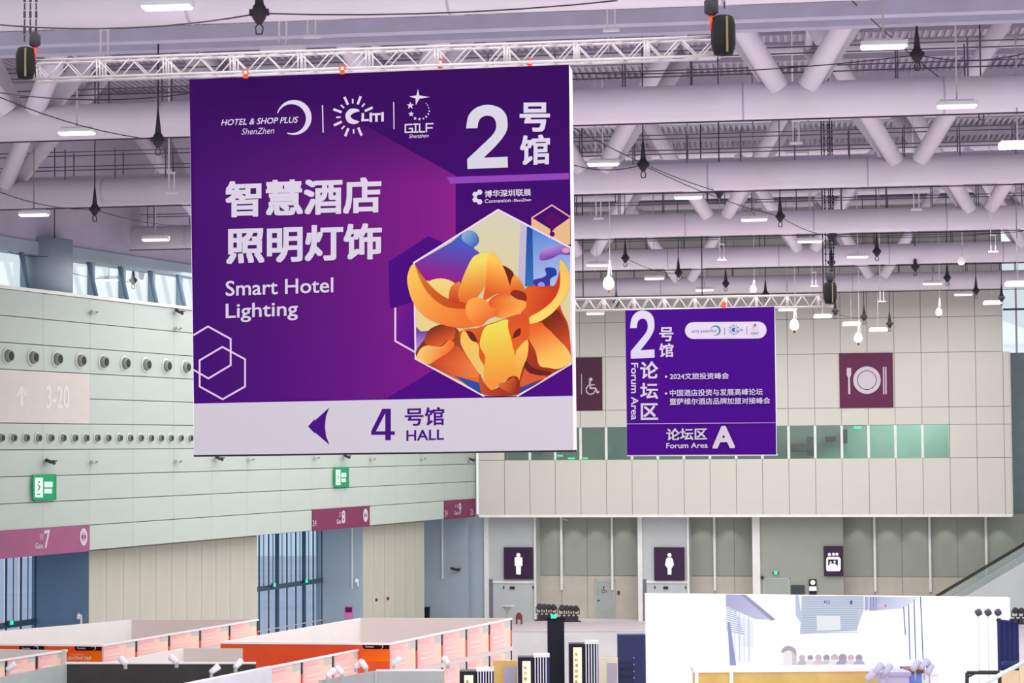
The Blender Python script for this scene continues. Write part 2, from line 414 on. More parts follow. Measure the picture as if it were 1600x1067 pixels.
# ---- upper back block
ZB0 = FB.Zz(749, 806); ZBt = ZD+.2; xr = FB.X(1582, 0, 805)
wb = empty('wall_back', FB.m, kind='structure'); wb['label'] = 'upper back wall of warm grey panels with a window band'
xw0, xw1 = FB.X(788), FB.X(1484); zs, zt = FB.Zz(1150, 717), FB.Zz(1150, 666)
part('wall_core', MB().box((0, .04, ZB0), (xr, 1.2, zs)), M_block2, wb)
xr2 = FB.X(1566, 0, 500); zc = FB.Zz(1570, 551)
part('wall_core', MB().box((0, .04, zt), (xr, 1.2, zc)), M_block2, wb); part('wall_core', MB().box((0, .04, zc), (xr2, 1.2, ZBt)), M_block2, wb)
part('wall_core', MB().box((0, .04, zs), (xw0, 1.2, zt)), M_block2, wb)
part('wall_core', MB().box((xw1, .04, zs), (xr, 1.2, zt)), M_block2, wb)
part('side_return', MB().box((xr, .0, ZB0), (xr+.04, 6, zc)), M_block, wb)
part('side_return', MB().box((-.05, .0, ZB0), (0, 6, ZBt)), M_trim, wb)
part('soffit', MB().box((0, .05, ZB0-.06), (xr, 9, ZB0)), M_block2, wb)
pw = (xw1-xw0)/17; bc = [xw0+pw*i for i in range(0, 18)]
bc = [0]+bc+[xw1+pw, xw1+2*pw, xr]
rows = [ZB0, zs, zt, FB.Zz(1350, 637), FB.Zz(1350, 552), FB.Zz(1350, 497), FB.Zz(1350, 440), FB.Zz(1350, 380), FB.Zz(1350, 310)]
M_w = mat('white_window_post', (222, 224, 218), .5)
for r, (z0, z1) in enumerate(zip(rows, rows[1:])):
    for a, c in zip(bc, bc[1:]):
        if r == 1 and a > xw0-.1 and c < xw1+.1: continue
        if r >= 4: c = min(c, xr2)
        part('wall_panel', boxmesh('wall_panel', c-a-.028, .04, z1-z0-.03, M_block), M_block, wb, (a+.014, 0, z0+.015))
part('bottom_trim', MB().box((0, -.02, ZB0-.08), (xr, .05, ZB0+.06)), M_trim, wb)
win = empty('window_4', FB.m, kind='structure'); win['label'] = 'long band of green tinted corridor windows in the back wall'
for i in range(17):
    x = xw0+i*pw
    part('pane', boxmesh('pane', pw-.13, .03, zt-zs, G_green), G_green, win, (x+.065, .12, zs))
    if i: part('window_post', boxmesh('window_post', .13, .25, zt-zs, M_w), M_w, win, (x-.065, .02, zs))
part('corridor_back', MB().box((0, 5, zs-1), (xr, 5.1, zt+1.2)), M_int, win)
part('corridor_floor', MB().box((0, 1.2, zs-1.1), (xr, 5, zs-1)), M_int, win)
part('corridor_ceiling', MB().box((0, 1.2, zt+1.1), (xr, 5, zt+1.2)), M_int, win)
for px, w, h0, h1, mt in ((1250, 1.2, .35, .8, M_dark), (1266, .35, .1, 1.2, M_dark), (1298, .6, .9, 1.2, M_dark), (840, .5, .3, 1.3, M_mull), (1160, .3, .2, 1.3, M_mull), (950, .5, .2, .9, M_int), (1320, .3, .8, 1.6, M_dark)):
    x = FB.X(px, 4.5); part('corridor_fitting', MB().box((x-w/2, 4.4, zs+h0), (x+w/2, 4.8, zs+h1)), mt, win)
for px, py in ((874, 712), (893, 716), (913, 716), (1340, 668)):
    q = FB.l(px, py, 3.5); part('corridor_exit_lamp', MB().box((q.x-.2, q.y, q.z-.05), (q.x+.2, q.y+.05, q.z+.05)), M_green, win)
l = bpy.data.lights.new('corridor_light', 'AREA'); l.shape = 'RECTANGLE'; l.size = 6; l.size_y = 2; l.energy = 380; l.color = (.9, 1, .95)
lo = bpy.data.objects.new('corridor_light', l); COL.objects.link(lo); lo.location = FB.w((xw1-2.5, 3.0, zt+1.0))
l2 = l.copy(); l2.size = 18; l2.energy = 150; lo = bpy.data.objects.new('corridor_light', l2); COL.objects.link(lo); lo.location = FB.w((10, 3.2, zt+1.0))

# ---- lower back wall under the block
OB = 2.6
lw = empty('wall_back_lower', FB.m, kind='structure'); lw['label'] = 'recessed lower back wall with pale portals and thin white posts'
X = lambda px, off=OB, py=880: FB.X(px, off, py)
part('wall_core', MB().box((X(735), OB+.05, 0), (X(1640), OB+.4, ZB0)), M_low, lw)
zl = FB.Zz(900, 899, OB)
edges = [770, 839, 878, 918, 957, 998, 1040, 1078, 1117, 1148, 1190, 1240, 1285, 1318, 1367, 1410, 1453, 1497, 1541, 1600]
for a, c in zip(edges, edges[1:]):
    part('wall_panel', boxmesh('wall_panel', X(c)-X(a)-.02, .05, ZB0-zl-.02, M_low), M_low, lw, (X(a), OB, zl+.01))
    part('wall_panel', boxmesh('wall_panel_low', X(c)-X(a)-.02, .1, zl-.02, mat('warm_wainscot', (186, 180, 168), .6)), M_low, lw, (X(a), OB-.05, 0))
for px in (878, 957, 1117, 1367, 1453, 1541):
    part('white_post', boxmesh('white_post', .13, .13, ZB0-1.6, M_trim), M_trim, lw, (X(px)-.06, OB-.2, 1.6))
OP = 1.3
part('end_wall_panel', MB().box((X(700, OP), OP+.02, 0), (X(758, OP), OP+.1, ZB0)), M_blue2, lw)
for k, (a, c) in enumerate(((757, 838), (997, 1077), (1176, 1318))):
    part('portal', MB().box((X(a, OP), OP, 0), (X(c, OP), OB, ZB0)), M_low2 if k < 2 else M_low, lw)
    part('portal_edge', MB().box((X(a, OP), OP-.12, 0), (X(a+(7 if k < 2 else 12), OP), OP, ZB0)), M_trim, lw)
    if k < 2:
        part('portal_edge', MB().box((X(c-3, OP), OP-.12, 0), (X(c, OP), OP, ZB0)), M_trim, lw)
        part('opening_shadow_strip', MB().box((X(a+7, OP), OP-.03, 0), (X(a+13, OP), OP, FB.Zz(a, 905, OP))), M_rail, lw)  # dark strip painted in for the shadow of the portal opening
        part('lintel', MB().box((X(a+13, OP), OP-.06, FB.Zz(a, 911, OP)), (X(c-3, OP), OP, FB.Zz(a, 907, OP))), M_trim, lw)
        part('name_plate', MB().box((X((a+c)/2+3, OP)-.13, OP-.08, FB.Zz(a, 920, OP)), (X((a+c)/2+3, OP)+.13, OP, FB.Zz(a, 916, OP))), M_dark, lw)
        for e_ in (787, 833) if k == 0 else (1023, 1071):
            part('wall_hook', MB().box((X(e_, OP)-.03, OP-.06, FB.Zz(a, 919.5, OP)), (X(e_, OP)+.03, OP, FB.Zz(a, 915.5, OP))), M_dark, lw)
# portal door of the disabled toilet and the service door
def door(name, x0, x1, ytop, off, label, pic):
    e = empty(name, FB.m, kind='structure'); e['label'] = label; a, c, z = X(x0, off), X(x1, off), FB.Zz(x0, ytop, off)
    part('door_frame', MB().box((a-.07, off-.05, 0), (a, off, z+.07)).box((c, off-.05, 0), (c+.07, off, z+.07)).box((a-.07, off-.05, z), (c+.07, off, z+.07)), M_gr, e)
    part('door_leaf', MB().box((a, off-.03, 0), (c, off, z)), mat('grey_green_door', (158, 168, 164), .5), e)
    part('door_handle', MB().box((a+.08, off-.1, 1.0), (a+.2, off-.03, 1.05)), M_dark, e)
    if pic:
        ik = Ink(FB, off-.03); ik.zoom(750, 850, 4.917); c_ = (60, 66, 70)
        ik.disc((951, 330), 6, c_).line([(951, 338), (953, 358), (968, 358), (975, 372)], 5, c_)
        ik.line([(945, 346), (936, 356), (938, 368), (948, 375), (960, 373)], 4, c_); ik.build('wheelchair_symbol', e)
    part('card_reader', MB().box((c+.2, off-.06, 1.35), (c+.32, off, 1.55)), M_dark, e)
door('door_1', 931, 959, 908, OB-.06, 'grey green accessible toilet door with a wheelchair symbol', True)
door('door_2', 1194, 1232, 905, OP, 'grey double service door beneath the green exit light', False)
# right end: grey green wall beyond the block, window above it
zrw = FB.Zz(1590, 551, 6)
struct('wall_right', MB().box((xr+.04, 6, 0), (xr+14, 6.4, zrw)), mat('grey_green_wall', (138, 158, 158), .5), 'grey green wall in the recess right of the block', mw=FB.m)
w5 = empty('window_5', FB.m, kind='structure'); w5['label'] = 'bright tall window in the corner right of the block'
zh = FB.Zz(1590, 400, 6.2)
part('pane', MB().box((xr2-1, 6.1, zrw), (xr+14, 6.13, zh)), G_clear, w5)
for i, px in enumerate((1595, 1620, 1660)): part('mullion', MB().box((X(px, 6)-.05, 5.95, zrw), (X(px, 6)+.05, 6.2, zh)), M_trim, w5)
part('transom', MB().box((xr, 5.95, FB.Zz(1590, 483, 6)-.05), (xr+14, 6.2, FB.Zz(1590, 483, 6)+.05)), M_mull, w5)
# downlights washing the recessed wall
for px in (868, 898, 932, 975, 1098, 1140, 1340, 1388, 1432, 1478, 1520, 1562):
    l = bpy.data.lights.new('recess_downlight', 'SPOT'); l.energy = 55; l.spot_size = math.radians(70); l.spot_blend = .5; l.shadow_soft_size = .12; l.color = (1, .97, .85)
    lo = bpy.data.objects.new('recess_downlight', l); COL.objects.link(lo)
    a = FB.w((X(px), OB-.75, ZB0-.1)); t = FB.w((X(px), OB+.1, 1.5)); lo.location = a; lo.rotation_euler = (t-a).to_track_quat('-Z', 'Y').to_euler()
# ================================================================ ROOF TRUSSES
YT = [38.5, 53.1, 67.7, 82.3, 96.9, 111.5]; BOT = [12, 192, 301, 371, 421, 461]; NODE = [380, 1240, 926, 1122, 1260, 1368]
rc, rd = .46, .27
for k, (Y, by, nx) in enumerate(zip(YT, BOT, NODE)):
    P = PY(1000, by, Y)+Vector((0, 0, rc)); A = (PY(nx, by, Y)-P).dot(dC)
    zax = Vector((0, 0, 1)); M4 = Matrix((dC, cy, zax)).transposed().to_4x4(); M4.translation = P
    lab = ['nearest roof truss, crossing the very top of the frame', 'second roof truss, its tube behind the top of the big banner',
           'third roof truss, its tube level with the big numeral 2', 'fourth roof truss, its tube below the third one', 'fifth roof truss, slim pale tube above the smaller banner', 'farthest roof truss, against the back wall panels'][k]
    t = empty('roof_truss', M4, 'lavender white tubular '+lab, 'roof truss', 'roof trusses')
    L0, L1 = -.42*Y-3, .3*Y+5
    L0 = max(L0, wall_x(P.dot(cy)+1.5)+.3-P.dot(cx))
    part('bottom_chord', MB().tube((L0, 0, 0), (L1, 0, 0), rc, n=24), M_steel, t)
    hh, dd = 4.5, 2.4
    for s_ in (-1, 1): part('top_chord', MB().tube((L0, s_*dd, hh), (L1, s_*dd, hh), .22, n=12), M_steel, t)
    dm = None; S = 10.0; n0 = int((L0-A)//S)
    for j in range(n0, int((L1-A)//S)+2):
        x = A+j*S
        for sx in (-1, 1):
            for sy in (-1, 1):
                x1 = x+sx*3.0
                if x1 < L0-3 or x1 > L1+3: continue
                part('diagonal', MB().tube((x+sx*.36, sy*.3, .28), (x1, sy*dd, hh), rd, n=12), M_steel, t)
        part('top_tie', MB().tube((x+3, -dd, hh), (x+3, dd, hh), .13, n=8), M_steel, t); part('top_tie', MB().tube((x-3, -dd, hh), (x-3, dd, hh), .13, n=8), M_steel, t)
        for q in (-1.25, 3.7): part('chord_collar', MB().tube((x+q-.02, 0, 0), (x+q+.02, 0, 0), rc+.012, n=24), M_cat, t)
    # catwalk behind the chord
    M5 = M4.copy(); M5.translation = P+cy*1.0+Vector((0, 0, rc-.05))
    c_ = empty('catwalk', M5, 'grey maintenance catwalk with thin railings along the '+ORD[k]+' roof truss', 'catwalk', 'roof catwalks')
    part('deck_plate', MB().box((L0, 0, -.1), (L1, .9, .12 if k != 2 else .3)), M_cat, c_)
    for z in (.62, 1.12):
        part('handrail', MB().box((L0, -.015, z-.016), (L1, .015, z+.016)), M_rail, c_)
        part('handrail', MB().box((L0, .885, z-.016), (L1, .915, z+.016)), M_rail, c_)
    pm = MB().box((-.018, -.018, 0), (.018, .018, 1.12)).mesh('railing_post', M_rail)
    nn = int((L1-L0)/1.75)
    for i in range(nn):
        part('railing_post', pm, M_rail, c_, (L0+i*1.75+.3, 0, .1)); part('railing_post', pm, M_rail, c_, (L0+i*1.75+.3, .9, .1))
    # service pipe and drooping cable under the chord
    M6 = M4.copy(); M6.translation = P+cy*-.5+Vector((0, 0, -rc-.1))
    if k:
        o = part('guy_wire', MB().box((L0, -.012, -.018), (L1, .012, .018)), M_wire); o.matrix_world = M6
        tag(o, 'thin dark wire stretched along the '+ORD[k]+' roof truss', 'wire')
# ducts and long cross members between the trusses
for k, (px, py, Y, lab) in enumerate(((1000, 28, 47, 'nearer'), (1000, 44, 50.5, 'farther'))):
    M4 = Matrix((dC, cy, Vector((0, 0, 1)))).transposed().to_4x4(); M4.translation = PY(px, py, Y)
    o = part('cable_tray', MB().box((-24, 0, -.12), (18, .4, .12)).box((-24, 0, .12), (18, .03, .2)), M_cat); o.matrix_world = M4
    tag(o, lab+' grey cable tray hung between the two nearest roof trusses', 'cable tray')

# ---- strip lights
def strip_light():
    e = empty('strip_light', Vector((0, 0, 0)))
    h = part('housing', MB().box((-.46, -.12, .0), (.46, .12, .1)), M_wht, e)
    part('mounting_plate', MB().box((-.4, -.06, .1), (.4, .06, .15)), M_wht, h); part('end_cap', MB().box((.46, -.11, -.02), (.5, .11, .11)), M_wht, h)
    part('diffuser', MB().prism([(-.46, 0), (.46, 0), (.43, -.055), (-.43, -.055)], -.13, .13), M_glow, e)
    return e
proto = strip_light(); used = False
LT = [(261, 10, 80), (1380, 72, 72), (120, 207, 58), (1495, 165, 62), (942, 256, 50), (1590, 229, 60), (53, 335, 47), (243, 374, 42), (1075, 308, 44), (170, 437, 35), (1265, 377, 38), (1178, 343, 41), (1340, 401, 33), (933, 414, 34), (1022, 435, 31),
      (1101, 453, 29), (1457, 443, 30), (1505, 460, 28), (1550, 474, 27), (1230, 484, 25), (1285, 495, 24), (1330, 507, 23), (1372, 516, 22), (930, 490, 24), (1590, 445, 40)]  # last lamp is added in place of a bright skylight strip
rowsL = {}
for px, py, w in LT:
    Y = .94*F/w; Y = min(Y, 112 if px < 1000 or py < 470 else 110); k = min(range(6), key=lambda i: abs(YT[i]-2.5-Y)); rowsL.setdefault(k, []).append((px, py, w, Y))
DIR = Matrix((cx, cy, Vector((0, 0, 1)))).transposed().to_4x4()
for k, rr in rowsL.items():
    rr.sort()
    for i, (px, py, w, Y) in enumerate(rr):
        e = proto if not used else copy_tree(proto); used = True
        M4 = DIR.copy(); M4.translation = PY(px, py, Y); e.matrix_world = M4
        pos = 'only one' if len(rr) == 1 else ('leftmost' if i == 0 else ('rightmost' if i == len(rr)-1 else ORD[i]+' from the left'))
        part('hanging_rod', MB().tube((0, 0, .15), (0, 0, ZD+.14-M4.translation.z), .02, n=6), M_wht, e)
        tag(e, 'lit white strip light on a rod, '+pos+' near the '+ORD[k]+' roof truss', 'strip light', 'hanging strip lights')
for i, (px, py, w, lab) in enumerate(((442, 80, 74, 'above the big banner left of its centre'), (955, 95, 50, 'under the right end of the big lighting truss'), (72, 285, 34, 'behind the second left strip light'), (1244, 240, 36, 'under the second roof truss on the right'), (1428, 331, 28, 'under the third roof truss on the right'), (926, 348, 28, 'just right of the big banner'))):
    Y = .94*F/w+3; M4 = DIR.copy(); M4.translation = PY(px, py, Y)
    e = empty('flat_lamp', M4, 'unlit flat white lamp '+lab, 'lamp', 'unlit flat lamps')
    part('lamp_plate', MB().box((-.47, -.15, 0), (.47, .15, .1)), M_off, e); part('hanging_rod', MB().box((-.1, -.02, .1), (-.06, .02, 1.6)).box((.06, -.02, .1), (.1, .02, 1.6)).tube((0, 0, 1.6), (0, 0, ZD+.14-M4.translation.z), .02, n=5), M_wht, e)
# white twin rod pipe hangers under the roof
for i, (px, py, Y) in enumerate(((163, 88, 46), (487, 55, 44), (955, 45, 46), (268, 300, 66), (1244, 222, 60), (935, 340, 72), (1128, 405, 84), (1552, 392, 80), (1272, 446, 96), (1378, 470, 104), (1432, 326, 70))):
    p = PY(px, py, Y); M4 = DIR.copy(); M4.translation = p
    e = empty('pipe_hanger', M4, 'white twin rod pipe hanger, '+ORD[i]+' of those listed from the nearest trusses', 'hanger', 'white twin rod hangers')
    lab_ = ['left end of the big truss', 'left half of the big banner', 'right end of the big banner top', 'third truss, left of the big banner', 'second truss, right of the frame centre', 'right edge of the big banner, mid height', 'Forum Area banner', 'fourth truss at the far right', 'black bag over the Forum Area banner', 'restaurant sign, high up', 'third truss at the far right'][i]
    e['label'] = 'white twin rod hanger by the '+lab_
    part('hanger_rod', MB().box((-.1, -.02, 0), (-.07, .02, .75)), M_wht, e); part('hanger_rod', MB().box((.07, -.02, 0), (.1, .02, .62)), M_wht, e)
    part('foot_bracket', MB().box((-.18, -.05, -.06), (.18, .05, 0)), M_wht, e); part('cross_bar', MB().box((-.12, -.04, .58), (.12, .04, .63)), M_wht, e)
    part('drop_pipe', MB().tube((-.085, 0, .75), (-.085, 0, ZD+.14-p.z), .022, n=6), M_wht, e)
# ---- dark cable droppers
def dropper():
    e = empty('power_dropper', Vector((0, 0, 0)))
    part('socket_body', MB().lathe([(.04, .2), (.11, .12), (.15, .0), (.12, -.1), (.05, -.2)][::-1], n=10).box((-.17, -.05, -.05), (.17, .05, .06)), M_dark, e)
    part('hanging_hook', MB().path([(0, 0, -.18), (.07, 0, -.26), (.05, 0, -.38), (-.05, 0, -.38), (-.07, 0, -.26), (0, 0, -.18)], .016, 5), M_dark, e)
    part('tapered_grip', MB().tube((0, 0, .15), (0, 0, .7), .085, .02, n=8), M_dark, e)
    return e
pd = dropper(); used = False
DT = [(405, 20, 37), (1433, 85, 50), (1533, 166, 58), (247, 218, 52), (1005, 257, 60), (148, 327, 66), (1124, 299, 68), (1219, 338, 76), (85, 397, 80), (1299, 368, 82), (208, 438, 95), (977, 403, 92), (1060, 426, 95), (1299, 410, 92), (1370, 393, 86), (1134, 443, 104), (1196, 459, 106), (1430, 417, 95), (1480, 434, 100), (1525, 454, 106), (1565, 465, 108), (1305, 486, 109), (1350, 495, 110), (1390, 506, 110), (963, 472, 100)]
NB = ['at the top left above the big banner', 'upper right, beside the large lit strip light', 'far right, on the second roof truss tube', 'left of the big banner on the second truss tube', 'right of the numeral 2 under the second truss', 'left, on the third roof truss tube', 'right of the big banner under the third truss', 'on the fourth truss tube, above the smaller banner side', 'far left, on the fourth roof truss tube', 'on the wire under the fourth truss, right', 'left, above the clerestory windows', 'close right of the big banner at mid height', 'above the middle of the smaller banner', 'second on the long double cable', 'under the fourth truss near the right lamps', 'above the right half of the smaller banner', 'above the right corner of the smaller banner', 'on the fifth truss, right side', 'on the sixth truss, right side', 'above the restaurant sign, far right', 'nearest the bright right window', 'just right of the smaller banner truss', 'above the restaurant sign, left', 'above the restaurant sign, right', 'above the left corner of the smaller banner']
pos3 = []
for (px, py, Y), lab in zip(DT, NB):
    e = pd if not used else copy_tree(pd); used = True
    M4 = DIR.copy(); M4.translation = PY(px, py, Y); e.matrix_world = M4; pos3.append(M4.translation.copy())
    part('cable', MB().tube((0, 0, .7), (0, 0, ZD+.14-M4.translation.z), .018, n=5), M_dark, e)
    tag(e, 'dark hanging power connector '+lab, 'power connector', 'dark cable droppers')
# sagging wires between droppers
def wire(a, b, lab, sag=.15, r=.014):
    pts = [a.lerp(b, t/8)-Vector((0, 0, sag*4*(t/8)*(1-t/8))) for t in range(9)]
    o = part('sagging_wire', MB().path([p-a for p in pts], r, 5), M_wire); o.location = a; tag(o, lab, 'wire')
WR = [((0, 39, 34), (405, 21, 37), 'top left, ending at the nearest connector'), ((405, 21, 37), (1050, -9, 38.5), 'running right from the nearest connector'), ((0, 152, 47), (247, 219, 52), 'slanting down to the connector left of the big banner'), ((0, 145, 44), (296, 146, 47), 'level, left of the big banner under its truss'),
      ((0, 300, 62), (148, 327, 66), 'slanting down to the left connector on the third truss'), ((148, 327, 66), (300, 352, 70), 'slanting on from the third truss connector'), ((0, 388, 78), (85, 399, 80), 'far left below the fourth truss'), ((85, 418, 82), (208, 440, 95), 'down to the connector above the clerestory'),
      ((897, 115, 49), (1433, 86, 50), 'level, right of the big banner top'), ((1433, 86, 50), (1600, 84, 51), 'at the far right top'), ((1330, 0, 46), (1533, 166, 58), 'steep, upper right'), ((897, 200, 55), (1124, 300, 68), 'steep, right of the big banner'), ((1005, 258, 60), (1219, 338, 76), 'steep, between the two banners'),
      ((1219, 338, 76), (1299, 368, 82), 'short, near the fourth truss'), ((897, 258, 60), (1005, 257, 60), 'short, level with the numeral 2 foot'), ((1299, 486, 109), (1350, 495, 110), 'bright short one over the restaurant sign'), ((1299, 368, 82), (1600, 361, 84), 'level along the fourth truss, right'), ((977, 403, 92), (1060, 428, 95), 'above the smaller banner')]
for a, c, lab in WR: wire(PY(*a), PY(*c), 'thin dark sagging wire '+lab)
# white spot lamps hanging over the second banner
for i, (px, py, Y, s_) in enumerate(((951, 443, 80, 1), (1241, 508, 106, 1.1), (1341, 528, 106, 1), (1467, 488, 108, .8), (1177, 452, 96, .7), (1502, 408, 88, .7))):
    lab = ['with a red tag, right of the big banner', 'right of the smaller banner', 'above the restaurant sign', 'to the right, high on the panels', 'above the smaller banner top', 'near the far right connectors', 'in front of the sixth roof truss'][i]
    e = empty('white_work_lamp', PY(px, py, Y), 'round white hanging work lamp '+lab, 'lamp', 'white work lamps')
    part('lamp_bowl', MB().lathe([(.06*s_, .28*s_), (.16*s_, .2*s_), (.22*s_, .02), (.2*s_, -.15*s_), (.08*s_, -.24*s_)][::-1], n=14), mat('white_glossy_lamp', (250, 250, 248), .3, emit=.35, noise=0), e)
    part('suspension_cable', MB().tube((.05, 0, .9*s_), (.05, 0, ZD+.14-e.location.z), .015, n=5), M_wht, e)
    part('lamp_neck', MB().tube((0, 0, .25*s_), (.05, 0, .9*s_), .06*s_, .03*s_, n=8).tube((.12*s_, 0, .3*s_), (.06, 0, .9*s_), .02, n=6), M_wht, e)
    part('wire_tip', MB().tube((0, 0, -.36*s_), (0, 0, -.22*s_), .04*s_, n=6), M_dark if i else M_orange, e)

# ================================================================ HANGING BANNERS
def banner(TL, TR, BR, BL, YL, YR, dep, label):
    A = PY(*TL, YL); B = PY(*TR, YR); fr = Frame(A, (B.x-A.x, B.y-A.y)); z0 = fr.l(*BL).z; fr.o.z += z0; fr.m.translation = fr.o
    return fr
F1 = banner((296, 124), (889, 101), (896, 703), (303, 711), 34.25, 33.4, .5, '')
b1 = empty('hanging_banner', F1.m, 'big purple hall 2 direction banner reading Smart Hotel Lighting, hung from a lighting truss', 'banner')
def quad_box(fr, c, dep, off=0):
    mb = MB(); P = [fr.l(*p) for p in c]; L = [(p.x, p.z) for p in P]; mb.prism([L[3], L[2], L[1], L[0]], off, off+dep); return mb
C1 = [(296, 124), (889, 101), (896, 703), (303, 711)]
part('banner_body', quad_box(F1, C1, .5), mat('white_banner_cloth', (232, 230, 236), .7, noise=.01), b1)
part('hem_rod', MB().tube(F1.l(303, 712, .25), F1.l(900, 704, .25), .02, n=6), M_dark, b1)
bg = Ink(F1, base=.001, step=.0002); PA, PB_ = (62, 4, 104), (76, 10, 124)
bg.poly([(296, 124), (889, 101), (895, 620), (303, 631)], ((50, 0, 84), (600, 110), (78, 6, 128), (600, 620)))
# magenta field, as a grid so that the printed gradient runs smoothly
def field(px, py):
    u = max(0, min(1, (px-300)/420)); v = max(0, min(1, (py-120)/500)); e_ = max(0, min(1, (py-150)/140))
    a = (50+16*e_, 14*e_, 84+16*e_); c_ = (134, 28, 128); q = (u**1.2)*e_; t = tuple(a[i]+(c_[i]-a[i])*q for i in range(3)); return tuple(t[i]+(0, 0, 12)[i]*v for i in range(3))
def inside(px, py):
    if px > 712: return False
    edge = 140+(px-470)*.556 if px > 470 else 124
    return py > edge and (py < 622-(px-603)*.6 if px > 603 else True)
st_ = 8
for gx in range(304, 712, st_):
    for gy in range(128, 624, st_):
        cc = (gx+st_/2, gy+st_/2)
        x1 = gx+st_; y1 = gy+st_
        P4 = [(gx, gy), (x1, gy), (x1, y1), (gx, y1)]
        if inside(*P4[0]) and inside(*P4[1]) and inside(*P4[2]) and inside(*P4[3]):
            k = len(bg.v)
            for p in P4:
                q = F1.l(*p); bg.v.append((q.x, -bg.lift, q.z)); bg.c.append(lin(field(*p))+(1,))
            bg.f.append([k, k+1, k+2, k+3])
bg.lift += .0002
for i in range(34):           # clean diagonal edges of the field
    x0 = 470+i*7.1; x1 = x0+7.3; y0 = 140+(x0-470)*.556; y1 = 140+(x1-470)*.556
    k = len(bg.v)
    for p in ((x0, y0), (x1, y1), (x1, y1+14), (x0, y0+14)):
        q = F1.l(*p); bg.v.append((q.x, -bg.lift, q.z)); bg.c.append(lin(field(*p))+(1,))
    bg.f.append([k, k+1, k+2, k+3])
for i in range(16):
    x0 = 601+i*7; x1 = x0+7.2; y0 = 623-(x0-603)*.6; y1 = 623-(x1-603)*.6
    if x1 > 712: break
    k = len(bg.v)
    for p in ((x0, y0-14), (x1, y1-14), (x1, y1), (x0, y0)):
        q = F1.l(*p); bg.v.append((q.x, -bg.lift, q.z)); bg.c.append(lin(field(*p))+(1,))
    bg.f.append([k, k+1, k+2, k+3])
bg.lift += .0002
bg.poly([(303, 630.5), (895, 618.5), (896, 703), (303, 711)], (212, 207, 216))
bg.zoom(590, 100, 4.64).poly([(500, 820), (1387, 790), (1387, 836), (530, 868)], (140, 68, 176)); bg.z = None
bg.zoom(600, 310, 3.233)
bg.poly([(22, 320), (225, 190), (330, 237), (152, 325), (156, 560), (90, 540), (30, 555)], (72, 4, 124))
bg.poly([(60, 560), (90, 540), (157, 520), (158, 770), (60, 715)], ((118, 22, 132), (60, 600), (86, 14, 140), (158, 640)))
bg.line([(57, 555), (57, 720), (160, 778)], 9, (232, 200, 236))
bg.z = None; bg.zoom(300, 490, 4)
bg.line([(12, 133), (100, 80), (242, 158), (242, 322), (103, 405), (12, 352)], 11, (232, 204, 240)).line([(190, 208), (332, 285), (332, 455), (192, 535), (48, 455), (48, 292)], 11, (232, 204, 240), True)
bg.zoom(600, 310, 3.233)
bg.poly([(748, 98), (835, 152), (865, 150), (940, 97), (942, 232), (890, 245), (748, 172)], (226, 182, 132)); bg.disc((850, 180), 13, (84, 4, 96)).poly([(800, 100), (850, 75), (905, 100), (860, 155), (842, 175), (838, 152)], (84, 4, 96))
bg.line([(748, 172), (748, 98), (848, 34), (938, 92)], 7, (240, 172, 160))
bg.build('printed_background', b1)
lt = Ink(F1, base=.003, step=.0001)
lt.zoom(290, 100, 5.16)
lt.text('HOTEL & SHOP PLUS', (286, 497), (912, 474), 50, WHT, .018, .25).text('ShenZhen', (450, 570), (722, 560), 50, WHT, -.004, .25)
lt.poly(crescent((875, 431), 141), WHT)
lt.cut('crescent_logo', b1)
for a in ((1104, 335, 1109, 550),): lt.line([(a[0], a[1]), (a[2], a[3])], 9, WHT)
lt.cut('divider_line', b1)
cc = (1352, 422)
lt.blob([(1404, 380, 1), (1352, 398), (1330, 422), (1352, 446), (1402, 462, 1), (1385, 478), (1350, 485), (1310, 470), (1291, 435), (1292, 400), (1320, 366), (1360, 359), (1392, 366)], WHT)
for L, pts in ((58, ((1295, 297), (1400, 293), (1225, 377), (1477, 365), (1228, 480), (1300, 550), (1406, 545))), (28, ((1348, 300), (1265, 343), (1433, 332), (1232, 430), (1270, 512), (1355, 543)))):
    for p in pts:
        dx, dy = p[0]-cc[0], p[1]-cc[1]; q = math.hypot(dx, dy); dx *= L/2/q; dy *= L/2/q; lt.line([(p[0]-dx, p[1]-dy), (p[0]+dx, p[1]+dy)], 20 if L > 30 else 13, WHT)
lt.zoom(400, 0, 4)
lt.line([(668, 712), (668, 751)], 16, WHT).line([(662, 752), (702, 750)], 13, WHT).line([(718, 709), (718, 758)], 16, WHT).line([(732, 715), (775, 713)], 13, WHT).line([(753, 715), (753, 757)], 16, WHT).line([(791, 706), (791, 755)], 16, WHT)
lt.cut('sun_logo', b1); lt.line([(861, 640), (863, 806)], 6, WHT); lt.cut('divider_line', b1)
lt.poly([(1013, 556), (1021, 597), (1088, 607), (1022, 617), (999, 657), (998, 616), (958, 603), (1003, 597)], WHT)
for x, y, r in ((965, 660, 24), (970, 713, 19), (995, 740, 12), (1022, 745, 11), (1047, 741, 8)): lt.poly(star((x, y), r), WHT)
for x, y, r in ((1064, 730, 6), (1077, 713, 5.5), (1083, 695, 5), (1080, 675, 4), (1073, 658, 3.5), (1064, 647, 3)): lt.disc((x, y), r, WHT, 10)
gw = 9
for P in ([(975, 778), (934, 780), (934, 828), (977, 826), (977, 803), (958, 804)], [(985, 777), (1012, 776)], [(998, 777), (998, 826)], [(985, 826), (1012, 825)], [(1023, 774), (1023, 825), (1055, 824)], [(1065, 824), (1065, 774), (1107, 773)], [(1065, 800), (1102, 799)]): lt.line(P, gw, WHT)
lt.text('Shenzhen', (956, 864), (1083, 859), 24, WHT, .005, .25)
lt.cut('star_logo', b1)
lt.zoom(590, 100, 4.64); G2 = (208, 205, 216)
